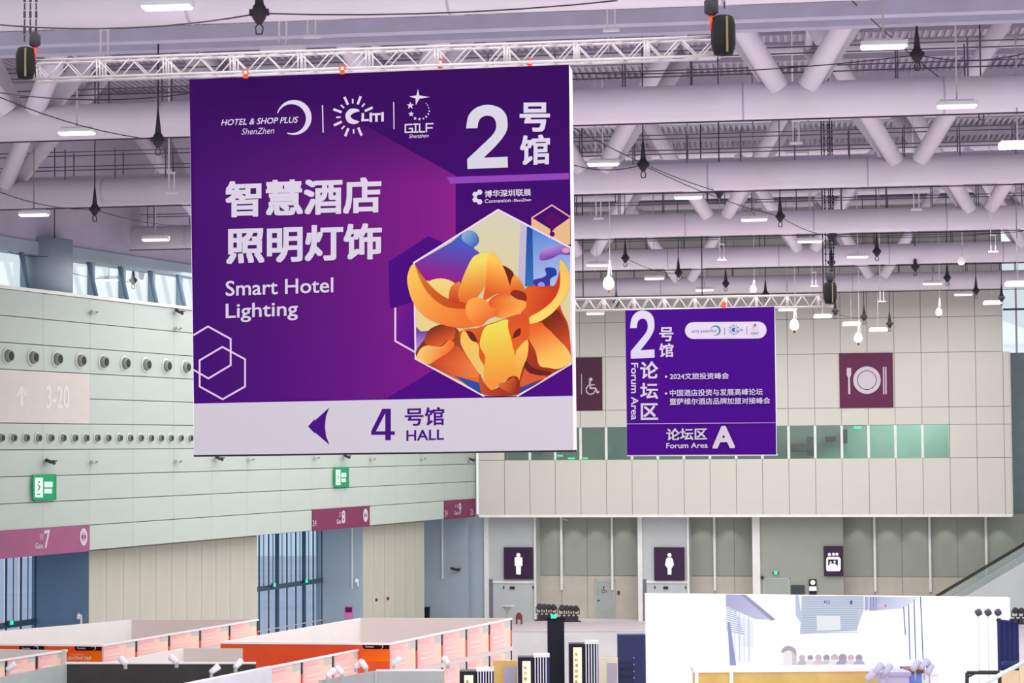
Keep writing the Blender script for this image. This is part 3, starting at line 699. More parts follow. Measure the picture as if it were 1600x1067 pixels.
lt.blob([p if len(p) > 2 else p for p in TWO], G2)
lt.cut('numeral', b1)
lt.text('号', (1030, 493), (1250, 490), 212, WHT, .035).text('馆', (1033, 736), (1250, 728), 218, WHT, .03)
lt.cut('hall_characters', b1)
for x, y in ((740, 930), (708, 946), (708, 984), (740, 1000)): lt.disc((x, y), 21, WHT, 6)
lt.text('博华深圳联展', (777, 969), (1112, 955), 52, WHT, .02).text('Connexion', (777, 1009), (965, 1001), 28, WHT, .015).disc((977, 992), 3, WHT, 8).text('ShenZhen', (988, 999), (1112, 994), 20, WHT, .03)
lt.cut('hexagon_logo', b1)
lt.zoom(300, 260, 4.103)
lt.text('智慧酒店', (215, 328), (1215, 298), 232, WHT, .034).text('照明灯饰', (220, 627), (1218, 596), 234, WHT, .034)
lt.cut('headline', b1)
lt.text('Smart Hotel', (217, 832), (907, 808), 98, WHT, .018);lt.cut('subtitle', b1); lt.text('Lighting', (217, 1003), (680, 985), 122, WHT, .018)
lt.build('subtitle', b1)
lo_ = Ink(F1, base=.003, step=.0001); lo_.zoom(300, 490, 4); V = (74, 16, 130)
lo_.poly([(726, 705), (770, 655), (766, 670), (858, 587), (838, 640), (831, 705), (838, 765), (860, 820), (766, 740), (772, 754)], V)
lo_.cut('arrow', b1)
lo_.poly([(1120, 757), (1120, 735), (1190, 594), (1243, 594), (1243, 735), (1268, 735), (1268, 757), (1243, 757), (1243, 791), (1208, 791), (1208, 757)], V, [[(1150, 735), (1208, 735), (1208, 622)]])
lo_.cut('numeral', b1)
lo_.text('号馆', (1330, 702), (1577, 697), 114, V, .022).text('HALL', (1340, 795), (1575, 788), 66, V, .024)
lo_.build('hall_lettering', b1)
# ---- illustration: folded orange cloth in the form of a bull's head
il = Ink(F1, base=.007, step=.00015); il.zoom(600, 310, 3.233)
HEX = [(577, 58), (945, 250), (945, 835), (675, 998), (505, 998), (160, 810), (152, 325)]
il.poly(HEX, ((206, 204, 178), (577, 60), (228, 206, 140), (400, 600)))
YE, OR, DO, RD, BR = (250, 206, 96), (240, 140, 58), (220, 92, 40), (172, 58, 32), (112, 34, 26)
il.blob([(155, 327, 1), (340, 222, 1), (410, 168), (462, 172), (480, 215), (455, 250), (482, 278), (450, 330), (400, 440), (320, 445), (240, 420), (180, 400)], ((64, 96, 190), (330, 200), (150, 22, 132), (290, 420)))
il.blob([(395, 185), (430, 160), (470, 180), (480, 220), (450, 245), (400, 215)], ((140, 180, 210), (400, 170), (60, 90, 180), (480, 230)))
il.poly([(690, 118), (722, 142), (714, 445), (676, 440)], (192, 180, 206)).poly([(722, 142), (750, 150), (756, 442), (712, 445)], ((32, 70, 150), (730, 150), (48, 110, 180), (740, 440)))
il.poly([(750, 150), (945, 252), (945, 460), (830, 470), (756, 442)], ((80, 130, 205), (760, 160), (176, 190, 226), (850, 440)))
il.blob([(785, 300), (795, 262), (850, 240), (905, 238), (945, 256, 1), (940, 285), (890, 284), (845, 305), (800, 314)], ((180, 150, 214), (800, 250), (118, 60, 160), (820, 312))).disc((920, 262), 20, (216, 150, 170), 16, 14)
il.blob([(815, 352), (862, 352), (872, 385), (840, 408), (838, 462), (800, 470), (760, 440), (757, 412), (800, 400), (820, 385)], ((30, 60, 150), (820, 360), (70, 50, 150), (780, 450))).disc((795, 440), 18, (150, 150, 214), 16)
il.disc((285, 482), 100, ((240, 214, 130), (285, 400), (232, 190, 110), (285, 560)), 28, 78)
il.poly([(160, 545), (265, 615), (265, 640), (240, 668), (186, 672), (186, 650), (163, 650)], (230, 208, 140)).poly([(163, 650), (186, 672), (235, 668), (205, 730), (170, 790), (162, 780)], ((86, 24, 140), (163, 650), (190, 150, 220), (190, 760)))
il.line(HEX[3:4]+[HEX[2], HEX[1], HEX[0], HEX[6], HEX[5], HEX[4]], 9, (236, 214, 236))
il.blob([(715, 455), (800, 445), (870, 452), (895, 560), (930, 640), (942, 760), (940, 832), (850, 885), (760, 945), (680, 985, 1), (640, 985, 1), (640, 800), (690, 600)], ((206, 66, 30), (760, 450), (150, 50, 34), (720, 940)))
il.blob([(730, 850), (820, 900), (760, 925), (690, 950), (700, 890)], (216, 92, 52)).blob([(700, 780), (745, 850), (850, 880), (800, 895), (720, 870)], (104, 34, 34))
il.poly([(690, 960), (740, 935), (790, 925), (680, 988)], (44, 74, 150))
il.blob([(162, 795), (215, 700), (250, 650), (330, 636), (385, 680), (400, 760), (480, 870), (500, 985, 1), (430, 945), (300, 880)], ((96, 40, 34), (250, 650), (230, 104, 46), (400, 900)))
il.poly([(358, 895), (480, 930), (492, 988), (420, 945)], (46, 78, 156))
il.blob([(240, 830), (320, 770), (370, 745), (440, 830), (480, 895), (420, 905), (355, 890)], ((200, 70, 36), (300, 800), (238, 128, 66), (440, 880)))
il.blob([(165, 805), (185, 760), (225, 742), (290, 748), (330, 714), (356, 735), (330, 775), (270, 812), (225, 838), (185, 818)], ((250, 200, 110), (200, 760), (236, 110, 44), (320, 800)))
il.blob([(205, 715), (240, 655), (330, 640), (362, 665), (350, 712), (320, 715), (285, 745), (225, 742)], ((112, 44, 32), (240, 650), (226, 92, 40), (280, 740)))
il.blob([(728, 640), (800, 630), (860, 690), (930, 765), (945, 825), (885, 860), (830, 855), (785, 842), (765, 770), (730, 705)], ((232, 92, 36), (760, 640), (250, 200, 100), (830, 820)))
il.blob([(800, 625), (870, 560), (925, 650), (942, 770), (880, 700)], ((120, 40, 26), (850, 600), (210, 80, 38), (920, 740)))
il.blob([(118, 420), (130, 355), (156, 334), (190, 400), (240, 480), (300, 535), (400, 552), (440, 560), (450, 620), (480, 640), (390, 655), (290, 636), (205, 595), (145, 520)], ((250, 196, 88), (130, 380), (236, 116, 48), (400, 600)))
il.blob([(156, 336), (195, 392), (250, 455), (320, 505), (410, 525), (430, 555), (330, 552), (260, 515), (200, 445)], ((214, 120, 40), (170, 350), (196, 70, 30), (380, 540)))
il.blob([(715, 460), (770, 445), (825, 460), (868, 430), (890, 360), (892, 430), (862, 505), (800, 562), (735, 602), (690, 560)], ((226, 96, 40), (720, 450), (196, 56, 28), (860, 480)))
il.blob([(888, 314), (922, 345), (942, 410), (925, 480), (870, 560), (800, 615), (730, 634), (737, 600), (800, 562), (862, 505), (890, 430)], ((238, 190, 90), (890, 330), (252, 214, 106), (800, 600)))
il.blob([(330, 515), (338, 450), (370, 425), (385, 430), (378, 525)], ((230, 130, 50), (350, 430), (196, 66, 30), (360, 520)))
il.blob([(375, 495), (388, 430), (430, 330), (462, 288), (520, 273), (534, 290), (520, 400), (500, 460), (455, 512), (405, 527)], ((240, 214, 100), (420, 330), (228, 108, 40), (450, 510)))
il.blob([(595, 338), (655, 378), (642, 455), (618, 400)], BR)
il.blob([(534, 276), (565, 284), (602, 345), (630, 420), (642, 490), (575, 480), (505, 512), (515, 430), (520, 330)], ((252, 196, 84), (580, 320), (222, 92, 38), (540, 480)))
il.blob([(640, 478), (642, 420), (662, 388), (700, 432), (718, 495), (716, 522), (668, 506)], ((240, 150, 60), (680, 400), (206, 72, 34), (690, 500)))
il.blob([(640, 485), (660, 462), (715, 480), (716, 520), (670, 505)], (140, 44, 28))
il.blob([(528, 525), (560, 492), (610, 480), (660, 506), (718, 524), (700, 568), (640, 594), (575, 600), (540, 560)], ((226, 88, 36), (560, 500), (250, 170, 74), (660, 570)))
il.blob([(412, 565), (428, 515), (475, 500), (520, 520), (538, 548), (576, 555), (574, 588), (530, 608), (485, 645), (435, 618)], ((250, 168, 76), (440, 530), (232, 108, 44), (520, 620)))
il.blob([(380, 700), (400, 665), (470, 655), (560, 625), (720, 585), (728, 720), (668, 780), (560, 860), (500, 860), (470, 790)], ((206, 78, 34), (480, 640), (232, 100, 40), (640, 760)))
il.blob([(386, 715), (402, 668), (440, 705), (478, 740), (482, 800), (508, 855), (490, 892), (435, 818), (400, 760)], ((250, 190, 90), (400, 690), (236, 196, 110), (480, 850)))
il.blob([(405, 664), (470, 655), (512, 648), (505, 700), (480, 735), (450, 700)], ((226, 110, 44), (420, 660), (210, 80, 34), (490, 720)))
il.blob([(508, 655), (560, 630), (628, 614), (640, 690), (658, 770), (672, 850), (680, 905), (640, 900), (580, 940), (545, 968), (512, 930), (505, 860), (512, 800), (484, 740)], ((236, 222, 84), (560, 640), (244, 150, 60), (590, 930)))
il.blob([(630, 616), (720, 588), (727, 715), (668, 778), (645, 720)], ((216, 84, 36), (680, 600), (228, 96, 40), (680, 760)))
il.blob([(664, 790), (680, 755), (726, 715), (726, 790), (700, 860), (680, 922), (664, 860)], ((250, 200, 92), (700, 730), (240, 160, 66), (680, 900)))
il.blob([(414, 668, 1), (450, 678), (475, 728, 1), (440, 715)], BR).blob([(690, 652, 1), (688, 690), (648, 708, 1), (662, 672)], BR)
il.blob([(484, 888), (510, 935), (545, 968), (600, 938), (640, 900), (678, 905), (680, 950), (672, 992), (510, 992), (484, 940)], ((206, 80, 40), (500, 900), (150, 44, 28), (640, 980)))
il.blob([(580, 944), (625, 922), (655, 905), (672, 930), (668, 985), (640, 988)], ((226, 104, 54), (600, 940), (150, 44, 30), (660, 980)))
il.build('printed_bull_head_illustration', b1, label='orange folded cloth bull head illustration in a white hexagon')

# ---- second banner
C2 = [(977, 485), (1210, 479), (1213, 710), (980, 711)]
F2 = banner(*C2, 86.6, 85.55, .5, '')
b2 = empty('hanging_banner', F2.m, 'smaller purple Forum Area A banner hanging farther back in front of the back wall', 'banner')
part('banner_body', quad_box(F2, C2, .5), MATS['white_banner_cloth'], b2)
part('hem_rod', MB().tube(F2.l(980, 711.5, .2), F2.l(1215, 710.5, .2), .035, n=6), M_trim, b2)
s = Ink(F2, base=.004, step=.002)
s.poly(C2, ((66, 8, 132), (1090, 480), (76, 10, 140), (1090, 710)))
two(s, 984.5, 484.8, 1022.8, 560.5, (212, 206, 226))
s.zoom(960, 460, 3.952)
for t, x0, y1, x1, h in (('号', 277, 290, 365, 87), ('馆', 277, 388, 365, 86), ('论', 160, 520, 270, 106), ('坛', 160, 646, 270, 100), ('区', 163, 774, 270, 102)): s.text(t, (x0, y1), (x1, y1-1), h, WHT, .022)
s.cut('hall_lettering', b2)
s.text('Forum Area', (103, 423), (103, 775), 44, WHT, .022, rot=True)
s.cut('vertical_words', b2)
s.poly([(488, 171), (888, 168), (888, 272), (488, 275)], (216, 208, 230)).disc((488, 223), 52, (216, 208, 230)).disc((888, 220), 52, (216, 208, 230))
c_ = (70, 70, 100)
s.text('HOTEL & SHOP PLUS', (475, 238), (632, 233), 16, c_, .0, .25).poly(crescent((625, 222), 31), (60, 120, 160)).line([(681, 205), (681, 250)], 2.5, c_).line([(818, 200), (818, 246)], 2.5, c_)
s.disc((738, 218), 13, (40, 100, 170), 20, None, 35, 325)
for a in range(0, 360, 30):
    if a in (0,): continue
    s.line([(738+22*math.cos(math.radians(a)), 218+22*math.sin(math.radians(a))), (738+32*math.cos(math.radians(a)), 218+32*math.sin(math.radians(a)))], 4, (40, 110, 180) if a % 60 else (60, 170, 190))
s.text('LITI', (755, 230), (793, 228), 15, (40, 60, 140), .0).poly(star((868, 190), 13, 4, -90, .3), (130, 20, 60)).text('GILF', (845, 248), (892, 246), 14, c_, .0)
for x, y, r in ((857, 205, 3), (858, 215, 2.5), (866, 222, 2), (876, 220, 2), (881, 212, 2)): s.disc((x, y), r, (170, 40, 70), 8)
s.cut('logo_pill', b2)
s.disc((320, 508), 7, WHT).text('2024文旅投资峰会', (343, 526), (707, 522), 40, WHT, .012)
s.disc((320, 612), 7, WHT).text('中国酒店投资与发展高峰论坛', (343, 629), (917, 621), 41, WHT, .012).text('暨萨维尔酒店品牌加盟对接峰会', (343, 682), (962, 675), 40, WHT, .012)
s.cut('forum_programme', b2)
s.line([(77, 799), (998, 792)], 4, (190, 160, 220))
s.text('论坛区', (322, 902), (573, 897), 74, WHT, .022).text('Forum Area', (322, 950), (578, 947), 33, WHT, .022).text('A', (607, 951), (745, 948), 138, WHT, .05)
s.build('forum_area_lettering', b2)

# ---- lighting trusses that carry the banners
def box_truss(p0, p1, Y0, Y1, hpx, label, bays, r, cat='lighting truss'):
    A = PY(*p0, Y0); B = PY(*p1, Y1); L = (B-A).length; x = (B-A).normalized(); y = Vector((-x.y, x.x, 0)).normalized(); z = x.cross(y)
    h = hpx*Y0/F; M4 = Matrix((x, y, z)).transposed().to_4x4(); M4.translation = A
    e = empty('lighting_truss', M4, label, cat); d = h
    for (yy, zz) in ((0, 0), (d, 0), (0, -h), (d, -h)): part('truss_chord', MB().tube((0, yy, zz), (L, yy, zz), r, n=8), M_alu, e)
    w = L/bays
    for q in ((.4, L/2, L-.4) if Y0 > 50 else ()): part('suspension_rod', MB().tube((q, d/2, 0), (q, d/2, ZD+.14-A.z), .025, n=6), M_dark, e)
    for i in range(bays+1):
        for yy in (0, d):
            if i % 4 == 0: part('truss_post', MB().tube((i*w, yy, 0), (i*w, yy, -h), r*.8, n=6).tube((i*w+.05, yy, 0), (i*w+.05, yy, -h), r*.8, n=6), M_alu, e)
            if i < bays:
                up = i % 2 == 0
                part('truss_brace', MB().tube((i*w, yy, 0 if up else -h), ((i+1)*w, yy, -h if up else 0), r*.55, n=6), M_alu, e)
        if i % 2 == 0 and i < bays: part('truss_brace', MB().tube((i*w, 0, 0), ((i+1)*w, d, 0), r*.5, n=6).tube((i*w, 0, -h), ((i+1)*w, d, -h), r*.5, n=6), M_alu, e)
    return e, A, B, h
e1, A1, B1, h1 = box_truss((48, 95), (1118, 57), 34.6, 33.2, 29, 'silver box truss carrying the big purple banner', 40, .022)
e2, A2, B2, h2 = box_truss((895, 467), (1302, 460), 87, 85.3, 18, 'distant silver box truss carrying the Forum Area banner', 34, .03)
def chain_bag(px, py, Y, s, label, tip):
    e = empty('chain_hoist_bag', PY(px, py, Y), label, 'chain bag')
    part('bag_body', MB().lathe([(.02, -.36*s), (.13*s, -.34*s), (.17*s, -.2*s), (.17*s, .08*s), (.14*s, .18*s), (.09*s, .2*s)], n=10), M_black, e)
    part('bag_stripe', MB().box((.02*s, -.185*s, -.33*s), (.05*s, -.15*s, .16*s)), mat('khaki_webbing', (120, 112, 80), .8), e)
    part('hoist_motor', MB().lathe([(.04*s, .0), (.1*s, .04*s), (.1*s, .2*s), (.05*s, .26*s)], c=(tip*s*.16, 0, .2*s), n=10), M_dark, e)
    part('hoist_hook', MB().tube((tip*s*.16, 0, .0), (tip*s*.16, 0, .22*s), .03*s, n=6), M_orange, e)
    for k in range(3):
        x = (k-1)*.1*s+tip*.08*s
        mb = MB(); hh = ZD+.14-e.location.z-.3*s; n = int(hh/.13)
        for i in range(n): mb.box((x-.012*s-(.008*s if i % 2 else 0), -.012, .3*s+i*hh/n), (x+.012*s+(.008*s if i % 2 else 0), .012, .3*s+(i+.85)*hh/n))
        part('lifting_chain', mb, M_dark, e)
    return e
chain_bag(40, 92, 34.4, .95, 'black chain bag with hoist at the left end of the big truss', 1)
chain_bag(1130, 47, 33.1, 1.15, 'black chain bag with khaki stripe at the right end of the big truss', -1)
chain_bag(1297, 453, 85.2, 1.6, 'small distant black chain bag at the right end of the far truss', 0)
for i, (px, py, lab) in enumerate(((384, 114, 'leftmost, near the banner corner'), (535, 108, 'second, above the round logo'), (688, 98, 'third, above the star logo'), (828, 98, 'rightmost, above the big numeral'))):
    e = empty('lashing_strap', PY(px, py, 33.9), 'orange ratchet strap tying the big banner to its truss, '+lab, 'strap', 'orange straps')
    part('strap_web', MB().box((-.035, -.05, -.09), (.035, .03, .06)).box((-.05, -.06, -.02), (.05, -.04, .03)), M_orange, e); part('ratchet', MB().box((-.02, -.09, -.03), (.03, -.05, .02)), M_alu, e)
e = empty('lashing_strap', PY(1131, 477, 85.4), 'tiny red strap tying the Forum Area banner to its truss', 'strap'); part('strap_web', MB().box((-.08, -.06, -.12), (.08, .06, .12)), M_orange, e)
# ================================================================ WALL SIGNS AND FITTINGS
def wall_sign(fr, x0, y0, x1, y1, off, label, mt, dep=.06, name='wall_sign', cat='sign', slant=None):
    """rectangular board on a wall: photo pixels of its upper left and lower right"""
    a = fr.l(x0, y0, off); c = fr.l(x1, y1, off)
    e = empty(name, fr.m, label, cat)
    part('sign_board', MB().box((a.x, off-dep, c.z), (c.x, off, a.z)), mt, e); return e
LW = (222, 214, 224)
# restaurant
e = wall_sign(FB, 1311, 552, 1396, 636.5, 0, 'square plum restaurant sign with plate, fork and chopsticks', M_sign)
k = Ink(FB, -.06, step=.003); k.zoom(1200, 450, 2.885)
k.disc((446, 415), 62, LW, 32).disc((446, 415), 44, (60, 40, 60), 32).disc((446, 415), 41, LW, 32)
k.poly([(355, 360), (375, 360), (375, 392), (369, 403), (371, 478), (362, 478), (361, 403), (355, 392)], LW).line([(521, 357), (522, 477)], 6, LW).line([(531, 357), (532, 477)], 6, LW)
k.build('pictogram', e)
# accessible sign
e = wall_sign(FB, 866, 559.5, 941.5, 641, 0, 'plum wheelchair sign beside the big banner edge', mat('deep_plum_sign', (66, 20, 52), .5))
k = Ink(FB, -.06, step=.003); k.zoom(740, 450, 2.885)
k.disc((528, 412), 8, LW, 14).line([(524, 422), (526, 452), (550, 452), (558, 472), (565, 468)], 7, LW).line([(526, 436), (545, 436)], 5, LW)
k.line([(518, 438), (508, 452), (510, 470), (525, 480), (542, 474), (548, 462)], 5, LW).line([(487, 388), (487, 478)], 3, LW); k.build('pictogram', e)
# toilets
M_dp = mat('dark_purple_sign', (52, 26, 62), .45)
def pict(fr, off, c, h, kind, e):
    k = Ink(fr, off-.06, step=.003, base=.006); k.z = None; x, y = c; u = h/10
    W_ = (250, 250, 250)
    k.disc((x, y-4.1*u), .95*u, W_, 14)
    if kind == 'man': k.poly([(x-1.7*u, y-2.9*u), (x-1.2*u, y-3.2*u), (x+1.2*u, y-3.2*u), (x+1.8*u, y-2.9*u), (x+1.9*u, y+.9*u), (x+1.2*u, y+.9*u), (x+1.1*u, y+4.8*u), (x+.1*u, y+4.9*u), (x, y+4.7*u), (x-1.0*u, y+4.8*u), (x-1.1*u, y+.9*u), (x-1.7*u, y+.9*u)], W_)
    else: k.poly([(x-1.0*u, y-3.0*u), (x+1.0*u, y-3.0*u), (x+1.6*u, y-2*u), (x+2.1*u, y+.6*u), (x+1.5*u, y+.9*u), (x+1.5*u, y+1.6*u), (x+1.0*u, y+1.7*u), (x+.9*u, y+4.9*u), (x-.8*u, y+4.9*u), (x-.9*u, y+1.7*u), (x-1.4*u, y+1.6*u), (x-1.5*u, y+.9*u), (x-2.1*u, y+.6*u), (x-1.6*u, y-2*u)], W_)
    k.build('pictogram', e, LIT)
e = wall_sign(FB, 787.5, 855, 833, 905, OP-.12, 'dark purple toilet sign with a white man, under the block', M_dp); pict(FB, OP-.12, (810, 881), 34, 'man', e)
e = wall_sign(FB, 1022, 855, 1070, 907, OP-.12, 'dark purple toilet sign with a white woman, under the block', M_dp); pict(FB, OP-.12, (1046, 881), 34, 'woman', e)
e = wall_sign(FB, 1287, 853, 1318, 900, OP-.12, 'dark purple sign with a white lift pictogram', M_dp)
k = Ink(FB, OP-.18, base=.006, step=.003); k.zoom(1300, 850, 4.917)
k.poly([(-45, 115), (-35, 98), (55, 98), (67, 115), (67, 195), (58, 208), (-38, 208), (-45, 195)], (250, 250, 250)).disc((-20, 80), 13, (250, 250, 250), 12).disc((12, 78), 12, (250, 250, 250), 12).disc((38, 78), 12, (250, 250, 250), 12)
k.poly([(-30, 118), (45, 118), (45, 165), (-30, 165)], (40, 20, 50)).disc((-10, 140), 8, (250, 250, 250), 10).disc((20, 135), 9, (250, 250, 250), 10).poly([(-24, 165), (-18, 150), (8, 150), (20, 145), (40, 165)], (250, 250, 250)); k.build('pictogram', e, LIT)
e = wall_sign(FB, 1264, 905, 1276, 929, OP-.05, 'small black and white baby care sign beside the service door', M_nblk)
k = Ink(FB, OP-.11, base=.006, step=.003); k.z = None; k.disc((1270, 910), 4, (250, 250, 250), 14).poly([(1264.5, 916), (1275.5, 916), (1276, 923), (1264, 923)], (250, 250, 250)); k.build('pictogram', e, LIT)
wall_sign(FB, 1236, 914, 1257.5, 930, OP-.05, 'small dark notice board right of the service door', mat('slate_board', (62, 72, 76), .5))
e = wall_sign(FB, 1542, 913, 1572, 945, -1.2, 'white notice board with a maroon top bar by the escalator', M_booth)
k = Ink(FB, -1.26, step=.003); k.z = None; k.poly([(1542, 913), (1572, 913), (1572, 918), (1542, 918)], (110, 30, 60)).text('i', (1546, 926), (1547, 926), 4, (150, 150, 150), 0); k.build('maroon_bar', e)
e = empty('exit_light', FB.m @ Matrix.Translation(FB.l(1212, 895, OP-.1)), 'small green exit light above the service door', 'exit light')
part('housing', MB().box((-.16, 0, -.06), (.16, .06, .06)), M_dark, e); part('lamp', MB().box((-.09, -.02, -.08), (.09, 0, .09)), M_green, e)
e = empty('security_camera', FB.m @ Matrix.Translation(FB.l(1191, 902, OP-.1)), 'small dark dome camera at the service door corner', 'camera')
part('camera_body', MB().lathe([(.02, -.1), (.07, -.06), (.08, 0), (.08, .06)], n=10), M_dark, e); part('bracket', MB().box((-.02, 0, .04), (.02, .12, .08)), M_dark, e)

# gate signs on the left wall
PL = mat('dusty_plum_sign', (150, 84, 122), .5, noise=.03); PL2 = mat('plum_gate_sign', (116, 44, 80), .5, noise=.03)
def gate(x0, x1, mt, lab, Z, glyph, seal, extra):
    a, c = FL.X(x0), FL.X(x1)
    e = empty('gate_sign', FL.m, lab, 'sign', 'gate signs')
    part('sign_board', MB().box((a, -.05, LZ0-.02), (c, .0, LZ0+LP+.01)), mt, e)
    k = Ink(FL, -.05, step=.003); k.zoom(*Z)
    for g in glyph: k.text(*g)
    if seal:
        (sx, sy, rx, ry) = seal
        k.disc((sx, sy), rx, (226, 214, 228), 20, ry).disc((sx, sy), rx*.62, (150, 90, 125), 12, ry*.5)
        k.line([(sx-rx*.6, sy-ry*.3), (sx+rx*.6, sy-ry*.3)], 5, (226, 214, 228)).line([(sx, sy-ry*.55), (sx, sy+ry*.5)], 4, (226, 214, 228)).line([(sx-rx*.5, sy+ry*.3), (sx+rx*.5, sy+ry*.3)], 5, (226, 214, 228))
    k.build('gate_lettering', e); return e
gate(-60, 139, PL, 'faded plum Gate 7 sign at the far left', (0, 700, 4), [('7', (276, 628), (312, 622), 112, LW, .03), ('Gate', (220, 630), (268, 627), 36, LW, .02), ('登录', (246, 575), (270, 573), 40, LW, .0)], (521, 555, 24, 55), None)
gate(487, 576, PL2, 'plum Gate 8 sign in the middle of the left wall', (400, 700, 4), [('8', (537, 472), (557, 470), 82, LW, .03), ('Gate', (503, 474), (533, 471), 28, LW, .02), ('口', (520, 432), (533, 430), 30, LW, 0), ('24', (352, 488), (376, 485), 36, LW, 0)], (683, 420, 15, 42), None)
gate(693, 741, PL2, 'plum Gate 9 sign beside the corner of the block', (400, 700, 4), [('9', (1266, 415), (1282, 414), 72, LW, .03), ('Gate', (1240, 417), (1264, 416), 24, LW, .02), ('口', (1244, 372), (1258, 371), 18, LW, 0), ('24', (1178, 428), (1196, 426), 40, LW, 0), ('26', (1338, 420), (1356, 418), 40, LW, 0)], None, None)
# green exit panels
for x0, y0, x1, y1, lab, Z, q in ((51, 741.5, 84, 781, 'green running man exit sign on the left wall, nearer one', (0, 700, 4), 1), (522.5, 730, 542, 761, 'green running man exit sign on the left wall, farther one', (400, 700, 4), 2)):
    e = empty('exit_sign', FL.m, lab, 'exit sign', 'green exit signs'); a = FL.l(x0, y0); c = FL.l(x1, y1)
    part('sign_box', MB().box((a.x, -.12, c.z), (c.x, 0, a.z)), mat('green_exit_box', (20, 140, 90), .5, noise=0), e)
    k = Ink(FL, -.12, step=.003, base=.006); k.z = None; G = (22, 160, 104); k.poly([(x0, y0), (x1, y0), (x1, y1), (x0, y1)], G)
    w, h = x1-x0, y1-y0; Wt = (235, 255, 245); Pp = lambda u, v: (x0+u*w, y0+v*h)
    k.poly([Pp(.1, .12), Pp(.48, .12), Pp(.48, .9), Pp(.1, .9)], Wt).poly([Pp(.54, .28), Pp(.92, .28), Pp(.95, .38), Pp(.92, .5), Pp(.54, .5)], Wt).poly([Pp(.54, .56), Pp(.9, .56), Pp(.9, .74), Pp(.54, .74)], Wt)
    k.disc(Pp(.28, .3), w*.05, G, 10).line([Pp(.24, .4), Pp(.32, .48), Pp(.24, .62)], w*.06, G).line([Pp(.2, .78), Pp(.32, .78)], w*.06, G)
    k.build('exit_pictogram', e, LIT)
# air nozzles
def nozzle(rad, dp):
    e = empty('air_nozzle', Vector((0, 0, 0)))
    R = Matrix.Rotation(math.radians(90), 3, 'X')      # local z -> towards the viewer (-y)
    part('flange', MB().lathe([(rad*1.3, 0), (rad*1.3, .02), (rad*1.05, .05), (rad, .05)], R=R, n=24), mat('pale_flange', (200, 206, 200), .4), e)
    nb = part('nozzle_barrel', MB().lathe([(rad, .02), (rad*1.0, dp*.4), (rad*.8, dp), (rad*.7, dp)], R=R, n=24), mat('grey_nozzle', (128, 134, 130), .4), e)
    part('throat_shade_disc', MB().lathe([(rad*.66, dp+.004), (rad*.45, dp+.006)], R=R, n=20), mat('throat_shade', (44, 50, 50), .7), nb)  # flat dark disc stands for the shade inside the nozzle mouth
    return e
for xsn, yrow, rad, dp, nm in (((10, 49, 87, 124, 159.5, 193.5, 226.5, 258.5, 288.5), (LZ0+7.5*LP), .24, .2, 'large'), ((0, 19, 39, 58, 77.5, 96.5, 115, 132.5, 150, 167, 185, 201.5, 218, 234, 249.5, 265, 280.5, 295.5), (LZ0+4.45*LP), .16, .14, 'small')):
    pr = nozzle(rad, dp)
    for i, px in enumerate(xsn):
        e = pr if i == 0 else copy_tree(pr)
        e.matrix_world = FL.m @ Matrix.Translation((FL.X(px), 0, yrow))
        tag(e, nm+' round grey air nozzle, '+ORD[i]+' from the left in the '+('upper' if nm == 'large' else 'lower')+' row', 'air nozzle', nm+' air nozzles on the left wall')
# cameras and small lamps on the left wall
def cctv(fr, px, py, label, big, off=0.0):
    e = empty('security_camera', fr.m @ Matrix.Translation(fr.l(px, py, off)), label, 'camera', 'wall cameras'); s = 1.25 if big else .85
    part('bracket', MB().box((-.03*s, -.16*s, -.02*s), (.03*s, 0, .02*s)).box((-.06*s, -.03, -.07*s), (.06*s, 0, .07*s)), M_gr, e)
    part('camera_body', MB().tube((-.22*s, -.2*s, .04*s), (.2*s, -.2*s, -.05*s), .055*s, n=8), M_dark if big else M_gr, e)
    part('sun_hood', MB().box((.06*s, -.27*s, .0), (.26*s, -.13*s, .035*s)), M_dark, e)
cl_ = ['above the left end of the big nozzles', 'next to the banner corner, high', 'just below the high one near the banner', 'above the nearer exit sign', 'right of the nearer exit sign', 'left of the banner foot', 'under the left corner of the big banner', 'second under the big banner', 'third under the big banner', 'above the farther exit sign', 'right of the farther exit sign', 'fifth under the big banner', 'by the corner of the block']
for (px, py, bg_), lab in zip(((141, 488, 0), (272, 487, 1), (273, 513, 0), (70, 721, 1), (141, 722, 0), (273, 721, 0), (335, 716, 1), (387, 718, 0), (490, 715, 0), (535, 713, 1), (578, 717, 0), (657, 716, 0), (731, 718, 1)), cl_):
    cctv(FL, px, py, 'small wall camera on the left wall '+lab, bg_)
cctv(FB, 711, 885, 'small pale camera on the blue grey end wall', 1, OB+3); cctv(FB, 884, 811, 'small camera under the edge of the block', 0, .9)
o = [x for x in bpy.data.objects if x.get('label') == 'small pale camera on the blue grey end wall'][0]; o.matrix_world = FL.m @ Matrix.Translation((-.4, depth_at(712, -.35), FL.Zz(712, 885, 2.0))) @ Matrix.Rotation(math.radians(-70), 4, 'Z')
# cameras by the reveals
for px, py, xl, lab in ((129, 963, xs[139], 'pale camera bracket on the blue reveal at gate 7'), (560, 907, xs[567], 'pale camera bracket on the reveal at gate 8')):
    dd = depth_at(px, xl); q = FL.l(px, py, dd); e = empty('security_camera', FL.m @ Matrix.Translation((xl-.05, dd, q.z)), lab, 'camera')
    part('camera_body', MB().tube((-.3, -.05, -.02), (-.05, .1, .1), .07, n=8), M_wht, e); part('bracket', MB().box((-.06, -.03, -.28), (0, .03, .08)), M_wht, e)
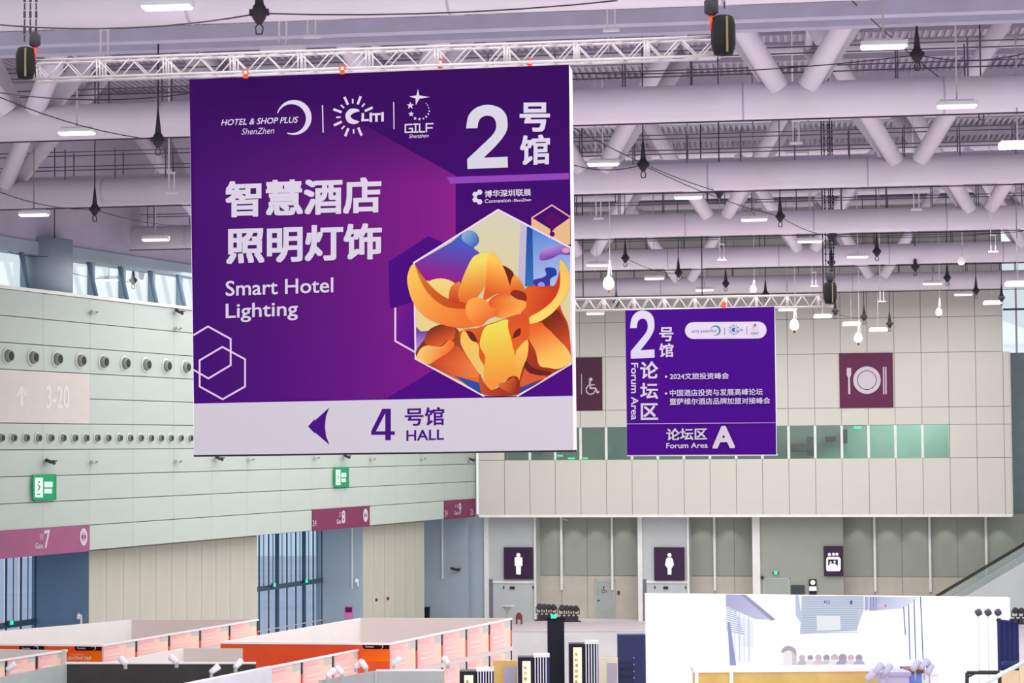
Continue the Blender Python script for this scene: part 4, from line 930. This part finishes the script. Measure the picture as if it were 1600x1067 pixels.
# notices and cabinet in gate 8 reveal
dd = depth_at(545, xs[567]); q = FL.l(545, 957, dd)
e = empty('notice_poster', FL.m @ Matrix.Translation((xs[567]-.02, dd, q.z)), 'small pink notice on the reveal by gate 8', 'poster')
part('poster_sheet', MB().box((-.02, -.22, -.3), (0, .22, .3)), mat('pink_notice', (226, 120, 178), .6), e); part('poster_heading', MB().box((-.03, -.18, .02), (-.02, .18, .26)), mat('plum_ink', (96, 20, 80), .6), e)
# door handles / hatch on the beige pier
for i, (px, y0, y1) in enumerate(((587, 926, 975), (605, 922, 975))):
    a = FL.l(px-5, y0, OL); c = FL.l(px+4, y1, OL)
    e = empty('hatch_door', FL.m, ('left' if i == 0 else 'right')+' narrow hatch door in the beige pier by gate 8', 'hatch')
    part('hatch_leaf', MB().box((a.x, OL-.03, 0), (c.x, OL, a.z)), mat('beige_hatch', (188, 184, 168), .6), e); q = FL.l(px, 937-i*2, OL); part('hatch_vent', MB().box((q.x-.12, OL-.06, q.z-.07), (q.x+.12, OL-.03, q.z+.07)), M_dark, e)

# escalator on the right
e = empty('escalator', FB.m, 'escalator with a green glass balustrade climbing to the right', 'escalator')
oe = -1.5; P = [FB.l(1455, 938, oe), FB.l(1640, 828, oe)]
def ez(dx, dz0): return P[0].z+dz0+(P[1].z-P[0].z)*dx
L = P[1].x-P[0].x
for k, oy in enumerate((oe, oe+1.2)):
    part('handrail', MB().tube((P[0].x-1.5, oy, ez(-1.5/L, 0)), (P[1].x, oy, ez(1, 0)), .04, n=8), M_dark, e)
    part('glass_balustrade', MB().prism([(P[0].x-1.5, ez(-1.5/L, -.05)), (P[1].x, ez(1, -.05)), (P[1].x, ez(1, -.85)), (P[0].x-1.5, ez(-1.5/L, -.85))], oy-.01, oy+.01), G_esc, e)
part('side_cladding', MB().prism([(P[0].x-1.5, ez(-1.5/L, -.85)), (P[1].x, ez(1, -.85)), (P[1].x, 0), (P[0].x-1.5, 0)], oe-.03, oe+1.2), M_low2, e)
part('step_band', MB().prism([(P[0].x-1.5, ez(-1.5/L, -.5)), (P[1].x, ez(1, -.5)), (P[1].x, ez(1, -.9)), (P[0].x-1.5, ez(-1.5/L, -.9))], oe+.3, oe+.9), M_cat, e)

# ================================================================ EXHIBITION STANDS
ux = Vector((FB.x.x, FB.x.y, 0)); ul = Vector((FL.x.x, FL.x.y, 0))
def wallseg(name, a, c, z0, z1, th, mt, e, label=None):
    """upright board between two floor points"""
    a = Vector((a.x, a.y, 0)); c = Vector((c.x, c.y, 0)); d = (c-a).normalized(); n = Vector((-d.y, d.x, 0)); L = (c-a).length
    R = Matrix((d, n, Vector((0, 0, 1)))).transposed()
    return part(name, MB().box((0, 0, z0), (L, th, z1), R, a-e.matrix_world.translation), mt, e, label=label)
M_frame = mat('white_booth_frame', (246, 244, 244), .4, noise=0)
PK = [(246, 190, 186), (250, 206, 190), (248, 214, 196)]
def stand(label, A, B, C, h, D=None, front='orange', right='pink', npan=5, depth=1.1, inside=None, mC=None, mL=None, stack=1):
    """open topped stand: A front right, B back right, C back left top corners in the photo"""
    a, b_, c = PZ(*A, h), PZ(*B, h), PZ(*C, h); d = PZ(*D, h) if D else a+(c-b_)
    e = empty('exhibition_stand', Vector((a.x, a.y, 0)), label, 'exhibition stand', 'shell scheme stands')
    wallseg('left_wall', c, d, 0, h, .06, mL or M_booth, e); wallseg('back_wall', b_, c, 0, h, .06, mC or M_booth2, e)
    # right face made of printed fascia panels
    if right:
        n_ = npan; seg = (b_-a)/n_
        wallseg('right_wall', a, b_, 0, h-.02, .05, M_booth2, e)
        dirn = (b_-a).normalized(); fr = Frame((a.x, a.y, 0), (dirn.x, dirn.y)); L = (b_-a).length/n_
        fe = e
        for s_ in range(stack):
            zt_ = h-s_*(depth+.12)
            for i in range(n_):
                ik = Ink(fr, 0, base=.01, step=.004)
                x0, x1 = i*L+.05, (i+1)*L-.12; z1, z0 = zt_-.06, zt_-depth
                def q(u, v): return (x0+(x1-x0)*u, z0+(z1-z0)*v)
                def rect(u0, v0, u1, v1, col, ca=None):
                    k = len(ik.v)
                    for (u, v) in ((u0, v0), (u1, v0), (u1, v1), (u0, v1)):
                        X_, Z_ = q(u, v); ik.v.append((X_, -ik.lift, Z_)); cc = col if (ca is None or u < .5) else ca; ik.c.append(lin(cc)+(1,))
                    ik.f.append([k, k+1, k+2, k+3]); ik.lift += .004
                rect(0, 0, 1, 1, (255, 196, 198) if right == 'pink' else (226, 228, 236), (255, 222, 202) if right == 'pink' else (236, 228, 226)); rect(.72, .72, 1, 1, (206, 208, 204)); rect(.1, .42, .62, .5, (252, 226, 214)); rect(.1, .26, .62, .33, (252, 228, 208)); rect(.05, .84, .5, .92, (246, 196, 200))
                o = ik.build('fascia_print', e, BPRINT); o.matrix_world = fr.m
                p = a+seg*(i+1); q0 = fr.w(((i+1)*L-.1, -.03, 0))-e.matrix_world.translation
                R = Matrix((fr.x, fr.y, fr.z)).transposed()
                part('dark_joint_strip', MB().box((0, 0, zt_-.42), (.07, .03, zt_-.05), R, (q0.x, q0.y, 0)), M_dark, e)
                part('red_joint_strip', MB().box((0, 0, zt_-depth), (.07, .03, zt_-.42), R, (q0.x, q0.y, 0)), M_red, e)
        R = Matrix((fr.x, fr.y, fr.z)).transposed(); part('top_rail', MB().box((0, -.04, h-.06), (L*n_, .02, h), R), M_frame, e)
    fn = (a-d).normalized(); fd = Frame((d.x, d.y, 0), (fn.x, fn.y)); LF = (a-d).length
    if front:
        R = Matrix((fd.x, fd.y, fd.z)).transposed(); o0 = Vector((d.x, d.y, 0))-e.matrix_world.translation
        mt = M_red if front == 'orange' else (M_bdark if front == 'dark' else M_gr)
        part('front_fascia', MB().box((0, -.04, h-depth), (LF, .02, h-.06), R, o0), mt, e)
        part('top_rail', MB().box((0, -.06, h-.06), (LF, .02, h), R, o0), M_frame, e)
        part('bottom_rail', MB().box((0, -.06, h-depth-.08), (LF, .02, h-depth), R, o0), M_frame, e)
    return e, fd, LF, a, b_, c, d
# far left stand
e, fd, LF, a, b_, c, d = stand('far left open shell stand with orange front and pink printed side', (160, 1007), (403, 967), (205, 968), 3.5, D=(-200, 1003), npan=5, depth=.66)
def orange_front(e, fd, pairs, h, dep):
    k = Ink(fd, -.04, base=.01, step=.004); k.z = None
    for (x0, x1, y0, lab, txt) in pairs:
        k.poly([(x0, y0+2), (x1, y0+2), (x1, y0+29), (x0, y0+29)], ((232, 76, 34), ((x0+x1)/2, y0), (246, 122, 30), ((x0+x1)/2+10, y0+28)))
        k.poly([(lab[0], y0+2), (lab[1], y0+2), (lab[1], y0+9.5), (lab[0]+3, y0+9.5), (lab[0], y0+7)], (44, 8, 18))
        k.text('Connexion', (lab[0]+4, y0+7), (lab[0]+17, y0+7), 3.2, (230, 220, 226), .0); k.poly(crescent((lab[1]-12, y0+5.5), 3), (230, 220, 226))
        if txt: k.text('LIGHTING FAIR', (x0+2, y0+23.5), (x0+42, y0+23.5), 5, (255, 212, 190), .03).text('SMART HOTEL', (x0+2, y0+27.6), (x0+40, y0+27.6), 2.6, (255, 212, 190), .01).text('Shenzhen', (x0+8, y0+16.5), (x0+30, y0+16.5), 2.4, (255, 200, 170), .0)
    return k
k = orange_front(e, fd, [(102, 159, 1007, (117, 159), True), (30, 72, 1007, (31, 70), False)], 3.5, .66); k.build('orange_print', e, BPRINT).matrix_world = fd.m
# middle stand
e, fd, LF, a, b_, c, d = stand('large middle open shell stand with orange front and pink printed side', (609, 1004.5), (799, 965.5), (562, 965.5), 3.5, D=(345, 1002.5), npan=5, depth=1.0, stack=2)
k = orange_front(e, fd, [(567, 608, 1004.5, (567, 608), False)], 3.5, 1); k.build('orange_print', e, BPRINT).matrix_world = fd.m
part('front_drop', MB().box((LF-1.0, -.02, 1.4), (LF-.05, .02, 2.6)), mat('bright_orange_board', (246, 112, 36), .5), e).matrix_world = fd.m
# nearer left stand
e, *_r = stand('nearer left open shell stand cut by the left frame edge', (103, 1016), (104, 1015.8), (-120, 1012), 3.5, D=(-125, 1013), npan=1, depth=.6, front=None, right=None)
ea = PZ(-40, 1036, 3.5); eb = PZ(103, 1014.5, 3.5)
dn = (eb-ea).normalized()
frx = Frame((ea.x, ea.y, 0), (dn.x, dn.y)); LL = (eb-ea).length
def face_print(fr, L, n_, h, dep, e, cols=((255, 190, 194), (255, 218, 198))):
    W_ = L/n_
    for i in range(n_):
        ik = Ink(fr, 0, base=.03, step=.004)
        for (u0, v0, u1, v1, cA, cB) in ((.03, 0, .93, 1, cols[0], cols[1]), (.68, .7, .93, 1, (204, 206, 204), (204, 206, 204)), (.12, .3, .6, .4, (252, 226, 214), (252, 226, 214)), (.1, .82, .5, .92, (248, 196, 200), (248, 196, 200))):
            k = len(ik.v)
            for (u, v) in ((u0, v0), (u1, v0), (u1, v1), (u0, v1)): ik.v.append(((i+u)*W_, -ik.lift, h-dep+(dep-.06)*v)); ik.c.append(lin(cA if u < .5 else cB)+(1,))
            ik.f.append([k, k+1, k+2, k+3]); ik.lift += .004
        o = ik.build('fascia_print', e, BPRINT); o.matrix_world = fr.m
        R = Matrix((fr.x, fr.y, fr.z)).transposed(); q0 = fr.w(((i+.94)*W_, -.05, 0))-e.matrix_world.translation
        part('dark_joint_strip', MB().box((0, 0, h-.42), (.07, .03, h-.05), R, (q0.x, q0.y, 0)), M_dark, e); part('red_joint_strip', MB().box((0, 0, h-dep), (.07, .03, h-.42), R, (q0.x, q0.y, 0)), M_red, e)
wallseg('fascia_board', ea, eb, 0, 3.5, .06, M_booth, e); face_print(frx, LL, 3, 3.5, .62, e)
R = Matrix((frx.x, frx.y, frx.z)).transposed(); part('top_rail', MB().box((0, -.07, 3.44), (LL, .02, 3.5), R, Vector((ea.x, ea.y, 0))-e.matrix_world.translation), M_frame, e)
# charcoal walled stand in the foreground
zz = 3.5
pa, pb, pc, pd_ = PZ(50, 1067, zz), PZ(103, 1037, zz), PZ(400, 1037, zz), PZ(285, 1067, zz)
e = empty('charcoal_stand', Vector((pb.x, pb.y, 0)), 'charcoal walled stand in the foreground left', 'exhibition stand')
wallseg('back_wall', pc, pb, 0, zz, .06, M_bdark, e); lf = pb+(pb-PZ(0, 1055, 3.5)).normalized()*0
wallseg('left_wall', pb, PZ(-10, 1060, zz), 0, zz, .06, mat('grey_green_board', (176, 186, 182), .5), e)
wallseg('back_rail', pc, pb, zz, zz+.05, .08, M_frame, e)
# light walled stand behind the charcoal one
stand('low open stand with a wide pale back wall, between the two larger stands', (421, 1041), (567, 1012.5), (285, 1012.5), 3.3, D=(160, 1036.5), npan=3, depth=.9, front=None, mC=mat('pale_greige_board', (222, 212, 204), .5, noise=.01))
# slanted white wall at bottom centre left, grey counters
e = empty('white_partition', PZ(400, 1042.5, 3.5), 'white partition wall slanting across the bottom left', 'partition')
wallseg('partition_board', PZ(240, 1080, 3.5), PZ(425, 1042.5, 3.5), 0, 3.5, .05, mat('cool_white_board', (222, 224, 234), .5), e)
wallseg('top_rail', PZ(240, 1080, 3.5), PZ(425, 1042.5, 3.5), 3.5, 3.54, .08, M_frame, e)
e = empty('grey_partition', PZ(545, 1050, 3.3), 'grey panelled partition at the bottom centre', 'partition')
wallseg('partition_board', PZ(500, 1063, 3.3), PZ(588, 1048, 3.3), 0, 3.3, .05, M_gr, e); wallseg('partition_board', PZ(588, 1048.5, 3.3), PZ(694, 1048.5, 3.3), 0, 3.3, .05, M_gr, e)
wallseg('top_rail', PZ(588, 1048.5, 3.3), PZ(694, 1048.5, 3.3), 3.3, 3.34, .07, M_frame, e); part('corner_post', MB().tube(PZ(588, 1048, 3.3)-e.location, PZ(588, 1048, 3.3)-e.location-Vector((0, 0, 3.3)), .05, n=8), M_frame, e)
# clip lamps on top of the stands
def clip_lamp(px, py, z, rz, lab, s=1.0):
    p = PZ(px, py, z); e = empty('clip_lamp', Matrix.Translation(p) @ Matrix.Rotation(rz, 4, 'Z') @ Matrix.Scale(s, 4), 'white clip on spot lamp '+lab, 'lamp', 'clip on spot lamps')
    R = Matrix.Rotation(math.radians(55), 3, 'Y')
    lh = part('lamp_head', MB().lathe([(.07, -.2), (.1, -.15), (.13, .16), (.12, .2)], c=(.12, 0, .16), R=R, n=12), M_wht, e)
    part('lamp_lens', MB().lathe([(.11, .2), (.11, .21)], c=(.12, 0, .16), R=R, n=12), M_gr, lh)
    part('arm', MB().tube((0, 0, -.05), (.08, 0, .12), .03, n=6).box((-.05, -.05, -.12), (.05, .05, 0)), M_gr, e)
for a in ((196, 1040, 3.6, 2.5, 'on the charcoal stand, left'), (276, 1038, 3.6, 2.7, 'on the charcoal stand, right'), (330, 1053, 3.6, .4, 'leftmost on the slanted white partition'), (368, 1045, 3.6, .9, 'second on the slanted white partition'), (12, 1049, 3.56, .4, 'at the far left edge'),
          (535, 1055, 3.36, 2.6, 'on the left leg of the grey partition'), (512, 1059, 3.36, .6, 'beside the grey partition, left'), (556, 1045, 3.45, .5, 'on the corner of the grey partition'), (572, 1046, 3.45, 2.4, 'just right of the partition corner'), (700, 1040, 3.45, 2.2, 'on the white post by the ivory stand'), (615, 1040, 3.45, .2, 'in front of the orange board')):
    clip_lamp(*a[:4], a[4], .75)

# white glass table / cocktail tables and floor cone
for px, py, lab in ((570, 950, 'by the beige pier at gate 8'), (793, 950, 'under the toilet sign')):
    p = PZ(px, 974, 0) if px > 700 else PZ(px, 976, 0); e = empty('cocktail_table', p, 'tall flared cocktail table '+lab, 'table', 'cocktail tables')
    hgt = 0.95 if px > 700 else 1.4
    part('flared_stem', MB().lathe([(.3, 0), (.08, .05), (.05, hgt*.4), (.08, hgt*.7), (.25, hgt*.93), (.3, hgt)], n=16), mat('champagne_metal', (186, 188, 180), .4), e); part('table_top', MB().lathe([(.42, hgt), (.42, hgt+.04)], n=20), M_wht, e)
p = PZ(811, 975, 0); e = empty('wet_floor_sign', p, 'brown folding floor sign under the toilet sign', 'floor sign')
part('sign_leg', MB().box((-.18, -.1, 0), (-.08, 0, .5)).box((.08, -.1, 0), (.18, 0, .5)), M_brown, e); part('sign_panel', MB().prism([(-.17, .25), (.17, .25), (.1, .62), (-.1, .62)], -.12, -.06), M_brown, e)
p = PZ(660, 972, 0); e = empty('black_case', p, 'black equipment case beyond the middle stand', 'case'); part('case_body', MB().box((-.4, -.3, .1), (.4, .3, .75)), M_black, e); part('case_lid', MB().box((-.43, -.33, .75), (.43, .33, .82)), M_black, e)

# low grey walls behind the black column
e = empty('grey_partition', PZ(800, 988, 2.6), 'pale grey low partition behind the black column', 'partition')
wallseg('partition_board', PZ(800, 988, 2.4), PZ(1008, 988, 2.4), 0, 2.4, .06, mat('pale_grey_board', (206, 208, 208), .5), e); wallseg('top_rail', PZ(800, 988, 2.4), PZ(1008, 988, 2.4), 2.4, 2.46, .1, M_gr, e)
# black column with two clusters of moving heads
e = empty('black_column', PY(869, 1067, 62), 'tall blue black square column in the ivory stand', 'column'); e.location.z = 0
zt_ = PY(869, 965, 62).z; wpx = 26*62/F/2
part('column_shaft', MB().box((-wpx, -.2, 0), (wpx, .2, zt_)), M_nblk, e); part('column_cap', MB().box((-wpx-.02, -.22, zt_-.05), (wpx+.02, .22, zt_)), M_black, e)
part('status_lamp', MB().box((-.14, -.24, zt_), (.02, -.2, zt_+.1)), M_green, e)
def heads(px, py, Y, n, lab, w=7.2):
    e = empty('spotlight_cluster', PY(px, py, Y), lab, 'spotlights', 'spotlight clusters')
    for i in range(n):
        x = i*w*Y/F
        part('spotlight_head', MB().lathe([(.05, -.08), (.085, -.03), (.09, .08), (.05, .1)], c=(x, 0, .05), R=Matrix.Rotation(math.radians(70+10*i), 3, 'X'), n=12), M_dark, e)
        part('spotlight_yoke', MB().path([(x-.1, 0, .05), (x-.1, 0, -.12), (x+.1, 0, -.12), (x+.1, 0, .05)], .014, 5), M_dark, e)
        part('spotlight_base', MB().box((x-.07, -.06, -.3), (x+.07, .06, -.18)).tube((x, 0, -.18), (x, 0, -.12), .03, n=6), M_dark, e)
    part('mounting_rail', MB().tube((-.15, 0, -.33), ((n-1)*w*Y/F+.15, 0, -.33), .025, n=6), M_dark, e)
heads(843, 951, 62, 4, 'cluster of dark spotlights on the left side of the black column'); heads(878, 953, 62, 4, 'cluster of dark spotlights on the right side of the black column')
# ivory sign boards and louvre fins
def light_board(px0, px1, ytop, Y, label, txt, finpx):
    p = PY(px0, ytop, Y); s = Y/F; w = (px1-px0)*s; e = empty('sign_tower', Vector((p.x, p.y, 0)), label, 'sign tower', 'ivory sign towers')
    part('dark_frame', MB().box((0, 0, 0), (w, .5, p.z)), M_nblk, e); part('ivory_face', MB().box((.12, -.03, 0), (w-.08, 0, p.z-.1)), mat('glowing_ivory', (252, 232, 196), .5, emit=.35, noise=.02), e)
    fr = Frame((p.x, p.y, 0), (1, 0)); k = Ink(fr, -.03, base=.008, step=.003); k.z = None
    cxp = (px0+px1)/2-.5
    for i, ch in enumerate(txt):
        y = ytop+14+i*8.6; k.text(ch, (cxp-2.6, y+5), (cxp+2.6, y+5), 5.2, (120, 96, 70), .01)
    o = k.build('brown_lettering', e); o.matrix_world = fr.m
    n = int(finpx/4.2)
    for i in range(n): part('louvre_fin', MB().box((w+.03+i*4.2*s, -.02, 0), (w+.03+i*4.2*s+1.6*s, .3, p.z+.02+i*.012)), mat('white_fin', (228, 228, 240), .4, noise=0), e)
    part('louvre_back', MB().box((w, .3, 0), (w+finpx*s, .35, p.z)), M_navy, e); part('louvre_top', MB().box((w, -.04, p.z), (w+finpx*s, .35, p.z+.08)), M_trim, e)
light_board(809, 833.5, 1027, 57, 'ivory vertical sign tower with white louvres left of the black column', '东方意境家具', 25)
light_board(889, 913, 1006, 61, 'taller ivory vertical sign tower with louvres right of the black column', '东科博迎宾家具馆', 22)
light_board(718, 744, 1049, 55, 'short ivory sign tower with white louvres near the grey partition', '家', 27)
# yellow boards between them
for i, (x0, x1, y0, Y, lab) in enumerate(((770, 808, 1032, 58, 'warm yellow wall panel left of the louvred towers'), (935, 965, 1028, 63, 'pale ivory wall panel right of the taller tower'))):
    p = PY(x0, y0, Y); e = empty('yellow_panel', Vector((p.x, p.y, 0)), lab, 'panel'); w = (x1-x0)*Y/F
    part('panel_board', MB().box((0, 0, 0), (w, .08, p.z)), M_yel if i == 0 else mat('ivory_board', (236, 228, 206), .5), e); part('panel_notice', MB().box((w*.45, -.02, p.z-.75), (w*.95, 0, p.z-.15)), mat('lilac_notice', (186, 180, 200), .5), e)
# navy cabinet and its yellow fascia
e = empty('navy_cabinet', PY(966, 1067, 64), 'navy panelled cabinet wall left of the LED screen', 'cabinet'); e.location.z = 0; s = 64/F; zt_ = PY(966, 992, 64).z
part('cabinet_body', MB().box((0, 0, 0), (43*s, .5, zt_)), M_navy, e)
for i in range(4): part('cabinet_drawer', MB().box((.04, -.03, zt_-1.0-i*.22), (.44, 0, zt_-.82-i*.22)), mat('navy_front', (34, 40, 78), .4), e)
for i in range(6): part('rivet', MB().box((.46, -.04, zt_-.7-i*.2), (.49, 0, zt_-.67-i*.2)), M_alu, e)
wallseg('sloping_fascia', PY(930, 1006, 68), PY(966, 993, 64), zt_-.55, zt_+.05, .06, M_yel, e)

# ---- LED screen stand
FS = Frame(PY(1008, 928, 70), (1, -.03)); FS.o.z = 0; FS.m.translation = FS.o
a = FS.l(1008, 928); c = FS.l(1578, 934)
e = empty('led_screen', FS.m, 'huge bright LED screen wall showing a building interior', 'screen')
part('screen_cabinet', MB().prism([(a.x, 0), (c.x, 0), (c.x, c.z), (a.x, a.z)], .0, .45), M_booth, e)
k = Ink(FS, base=.02, step=.003); k.z = None; Wt = (252, 253, 255)
k.poly([(1008.5, 928.5), (1577, 934.5), (1580, 1085), (1012, 1085)], Wt)
k.zoom(1000, 850, 4.917)
k.poly([(660, 385), (805, 388), (1035, 582), (885, 575), (660, 480)], ((176, 174, 214), (660, 400), (206, 204, 232), (1000, 560)))
k.poly([(770, 386), (812, 388), (1040, 578), (1010, 590)], (158, 158, 190))
for i in range(11): k.line([(664, 492+i*17), (740+i*6, 520+i*17)], 5, (120, 140, 200))
for i in range(5): k.line([(690+i*36, 480+i*18), (692+i*36, 900)], 6 if i % 2 else 10, (208, 214, 240))
for i in range(14): k.line([(745, 560+i*16), (868, 600+i*14)], 2.5, (170, 184, 226))
k.poly([(670, 600), (690, 600), (740, 945), (690, 940)], (150, 158, 206))
k.poly([(1190, 388), (1215, 388), (1245, 620), (1195, 548)], (190, 204, 226))
k.zoom(1300, 850, 4.917)
k.poly([(-235, 392), (240, 395), (240, 500), (185, 660), (-250, 690), (-245, 600)], (196, 206, 224))
for i in range(17): k.line([(-232, 408+i*17), (238 if i < 6 else 190, 408+i*16.5)], 4, (156, 170, 196))
k.poly([(245, 398), (275, 398), (275, 500), (245, 510)], (176, 174, 210)).poly([(280, 400), (665, 405), (540, 490), (280, 510)], ((176, 176, 214), (290, 410), (226, 232, 250), (600, 480)))
for x in (292, 312, 332): k.line([(x, 402), (x, 505)], 6, (120, 128, 176))
k.poly([(125+8, 430), (133, 458), (150, 458), (150, 430)], (60, 80, 140)).text('KJ', (-66, 458), (-25, 456), 28, (70, 90, 150), .02)
for x, y0, y1, xb in ((543, 480, 690, 556), (580, 460, 880, 592), (622, 428, 880, 636), (672, 400, 880, 692)): k.line([(x, y0), (xb, y1)], 7, (74, 92, 170))
k.line([(355, 466), (440, 470)], 14, (226, 200, 214)).disc((404, 470), 9, (220, 110, 130), 10)
k.poly([(-125, 545), (55, 548), (60, 655), (-120, 660)], (232, 236, 240))
k.zoom(1000, 850, 4.917)
k.blob([(1080, 830), (1100, 790), (1145, 778), (1190, 805), (1195, 860), (1175, 850), (1150, 815)], (176, 170, 186)).blob([(1150, 815), (1195, 860), (1190, 945), (1130, 950), (1165, 900)], (214, 204, 216)).blob([(1095, 830), (1150, 815), (1165, 870), (1150, 945), (1080, 948), (1100, 890)], (244, 236, 238))
for i, (x, w, cc) in enumerate(((1240, 36, (196, 190, 200)), (1300, 34, (240, 226, 230)), (1360, 40, (232, 200, 210)), (1430, 40, (214, 206, 222)), (1500, 46, (244, 232, 236)), (1570, 50, (168, 164, 196)), (1640, 40, (236, 220, 226)), (1700, 42, (184, 180, 208)))):
    x = 1240+i*62; w *= 1.5; k.disc((x, 868), w*.42, (170, 158, 176) if i % 2 else (206, 190, 200), 14).blob([(x-w*.8, 945), (x-w*.5, 895), (x, 880), (x+w*.5, 895), (x+w*.8, 945)], cc)
k.build('screen_picture', e, SCREEN)
part('screen_foot', MB().box((a.x, -.05, 0), (c.x, .5, .15)), M_black, e)
# right edge: spots in front of the screen, navy drape, dark heads
for i, px in enumerate((1528.5, 1543.5, 1559)):
    e = empty('spotlight', PY(px, 957, 64), 'dark spotlight head before the bright screen, '+('left', 'middle', 'right')[i]+' of three', 'spotlight', 'three spotlights before the screen')
    part('spotlight_head', MB().lathe([(.05, -.09), (.1, -.06), (.11, .05), (.07, .1)], R=Matrix.Rotation(math.radians(60), 3, 'Y'), n=14), mat('violet_grey_head', (84, 78, 104), .4), e)
    part('stand_pole', MB().tube((0, 0, -.1), (0, 0, -e.location.z), .012, n=5), M_wht, e)
e = empty('navy_drape', PY(1577, 1067, 63), 'navy cloth drape hanging right of the LED screen', 'drape'); e.location.z = 0; s = 63/F; zt_ = PY(1577, 966, 63).z
mb = MB()
for i in range(8): mb.tube((-.27+i*.075, .03*(i % 2), 0), (-.27+i*.075, .03*(i % 2), zt_-.1*abs(math.sin(i*1.3))), .06, n=8)
part('drape_folds', mb, mat('navy_cloth', (30, 36, 92), .7), e); part('drape_rail', MB().tube((-.35, 0, zt_-.05), (.35, 0, zt_-.12), .03, n=6), M_dark, e)
heads(1586, 957, 63, 3, 'cluster of dark spotlights at the right frame edge', 9)
# counters below the screen
def cnt(name, x0, x1, y0, Y, h, label, mt, mt2=None, post=()):
    p = PY(x0, y0, Y); w = (x1-x0)*Y/F; e = empty(name, Vector((p.x, p.y, 0)), label, 'counter')
    part('counter_body', MB().box((0, 0, 0), (w, .8, p.z-.1)), mt, e); part('counter_top', MB().box((-.05, -.05, p.z-.1), (w+.05, .85, p.z)), mt2 or M_frame, e)
    for q in post: part('white_post', MB().box(((q-x0)*Y/F-.05, -.07, 0), ((q-x0)*Y/F+.05, 0, p.z)), M_frame, e)
    return e
cnt('lit_counter', 1086, 1392, 1045, 60, 1, 'long warm yellow lit counter below the LED screen', M_yel, None, (1088, 1142, 1390))
e = cnt('lilac_block', 1376, 1420, 1050, 57, 1, 'lilac display block in front of the LED screen', mat('lilac_board', (190, 186, 214), .5), mat('lilac_top', (176, 170, 200), .5))
cnt('blue_block', 1418, 1440, 1046, 57.5, 1, 'small blue display block right of the lilac one', mat('blue_board', (110, 140, 216), .5), M_brown)
cnt('white_block', 1440, 1466, 1048, 57.8, 1, 'pale display block at the end of the blocks', M_booth)
for i, (px, py, rz) in enumerate(((1372, 1044, .3), (1386, 1046, .5), (1430, 1040, .7), (1444, 1038, .4), (1360, 1056, .2), (1452, 1046, 1.0))):
    p = PY(px, py, 56.5); e = empty('clip_lamp', Matrix.Translation(p) @ Matrix.Rotation(rz, 4, 'Z') @ Matrix.Scale(.8, 4), 'silver spot lamp among the display blocks, '+ORD[i]+' of six', 'lamp', 'silver spot lamps')
    R = Matrix.Rotation(math.radians(50), 3, 'Y')
    part('lamp_head', MB().lathe([(.07, -.2), (.1, -.15), (.13, .16), (.12, .2)], R=R, n=12), mat('silver_head', (186, 186, 208), .4), e); part('arm', MB().tube((0, 0, -.1), (0, 0, -.5), .025, n=6), M_gr, e)
# beige stand at lower right with white rail
e = empty('beige_stand', PY(1520, 1067, 58), 'beige walled stand with dark frames at the lower right', 'exhibition stand'); e.location.z = 0; s = 58/F
o3 = Vector((e.location.x, e.location.y, 0)); pz = lambda x, y, Y: PY(x, y, Y)-o3
part('dark_frame', MB().path([pz(1511, 1051, 58), pz(1562, 1051, 58)], .05, 6).path([pz(1511, 1051, 58), pz(1511, 1080, 58)], .05, 6).path([pz(1562, 1051, 58), pz(1562, 1080, 58)], .05, 6).path([pz(1511, 1058, 58), pz(1530, 1049, 60), pz(1580, 1049, 60)], .03, 6), M_dark, e)
part('white_rail', MB().path([pz(1525, 1074, 56), pz(1615, 1027, 60)], .06, 8), M_trim, e)
for i, (x0, x1, y0, Y) in enumerate(((1562, 1592, 1048, 59), (1593, 1640, 1034, 60))): q = pz(x0, y0, Y); part('beige_board', MB().box((q.x, q.y, -o3.z), (q.x+(x1-x0)*Y/F, q.y+.06, q.z)), mat('warm_beige_board', (236, 214, 172), .5), e)
part('top_frame', MB().box((pz(1566, 1034, 61).x, pz(1566, 1034, 61).y, pz(1566, 1034, 61).z-.1), (pz(1620, 1034, 61).x, pz(1566, 1034, 61).y+.1, pz(1566, 1034, 61).z)), M_navy, e)
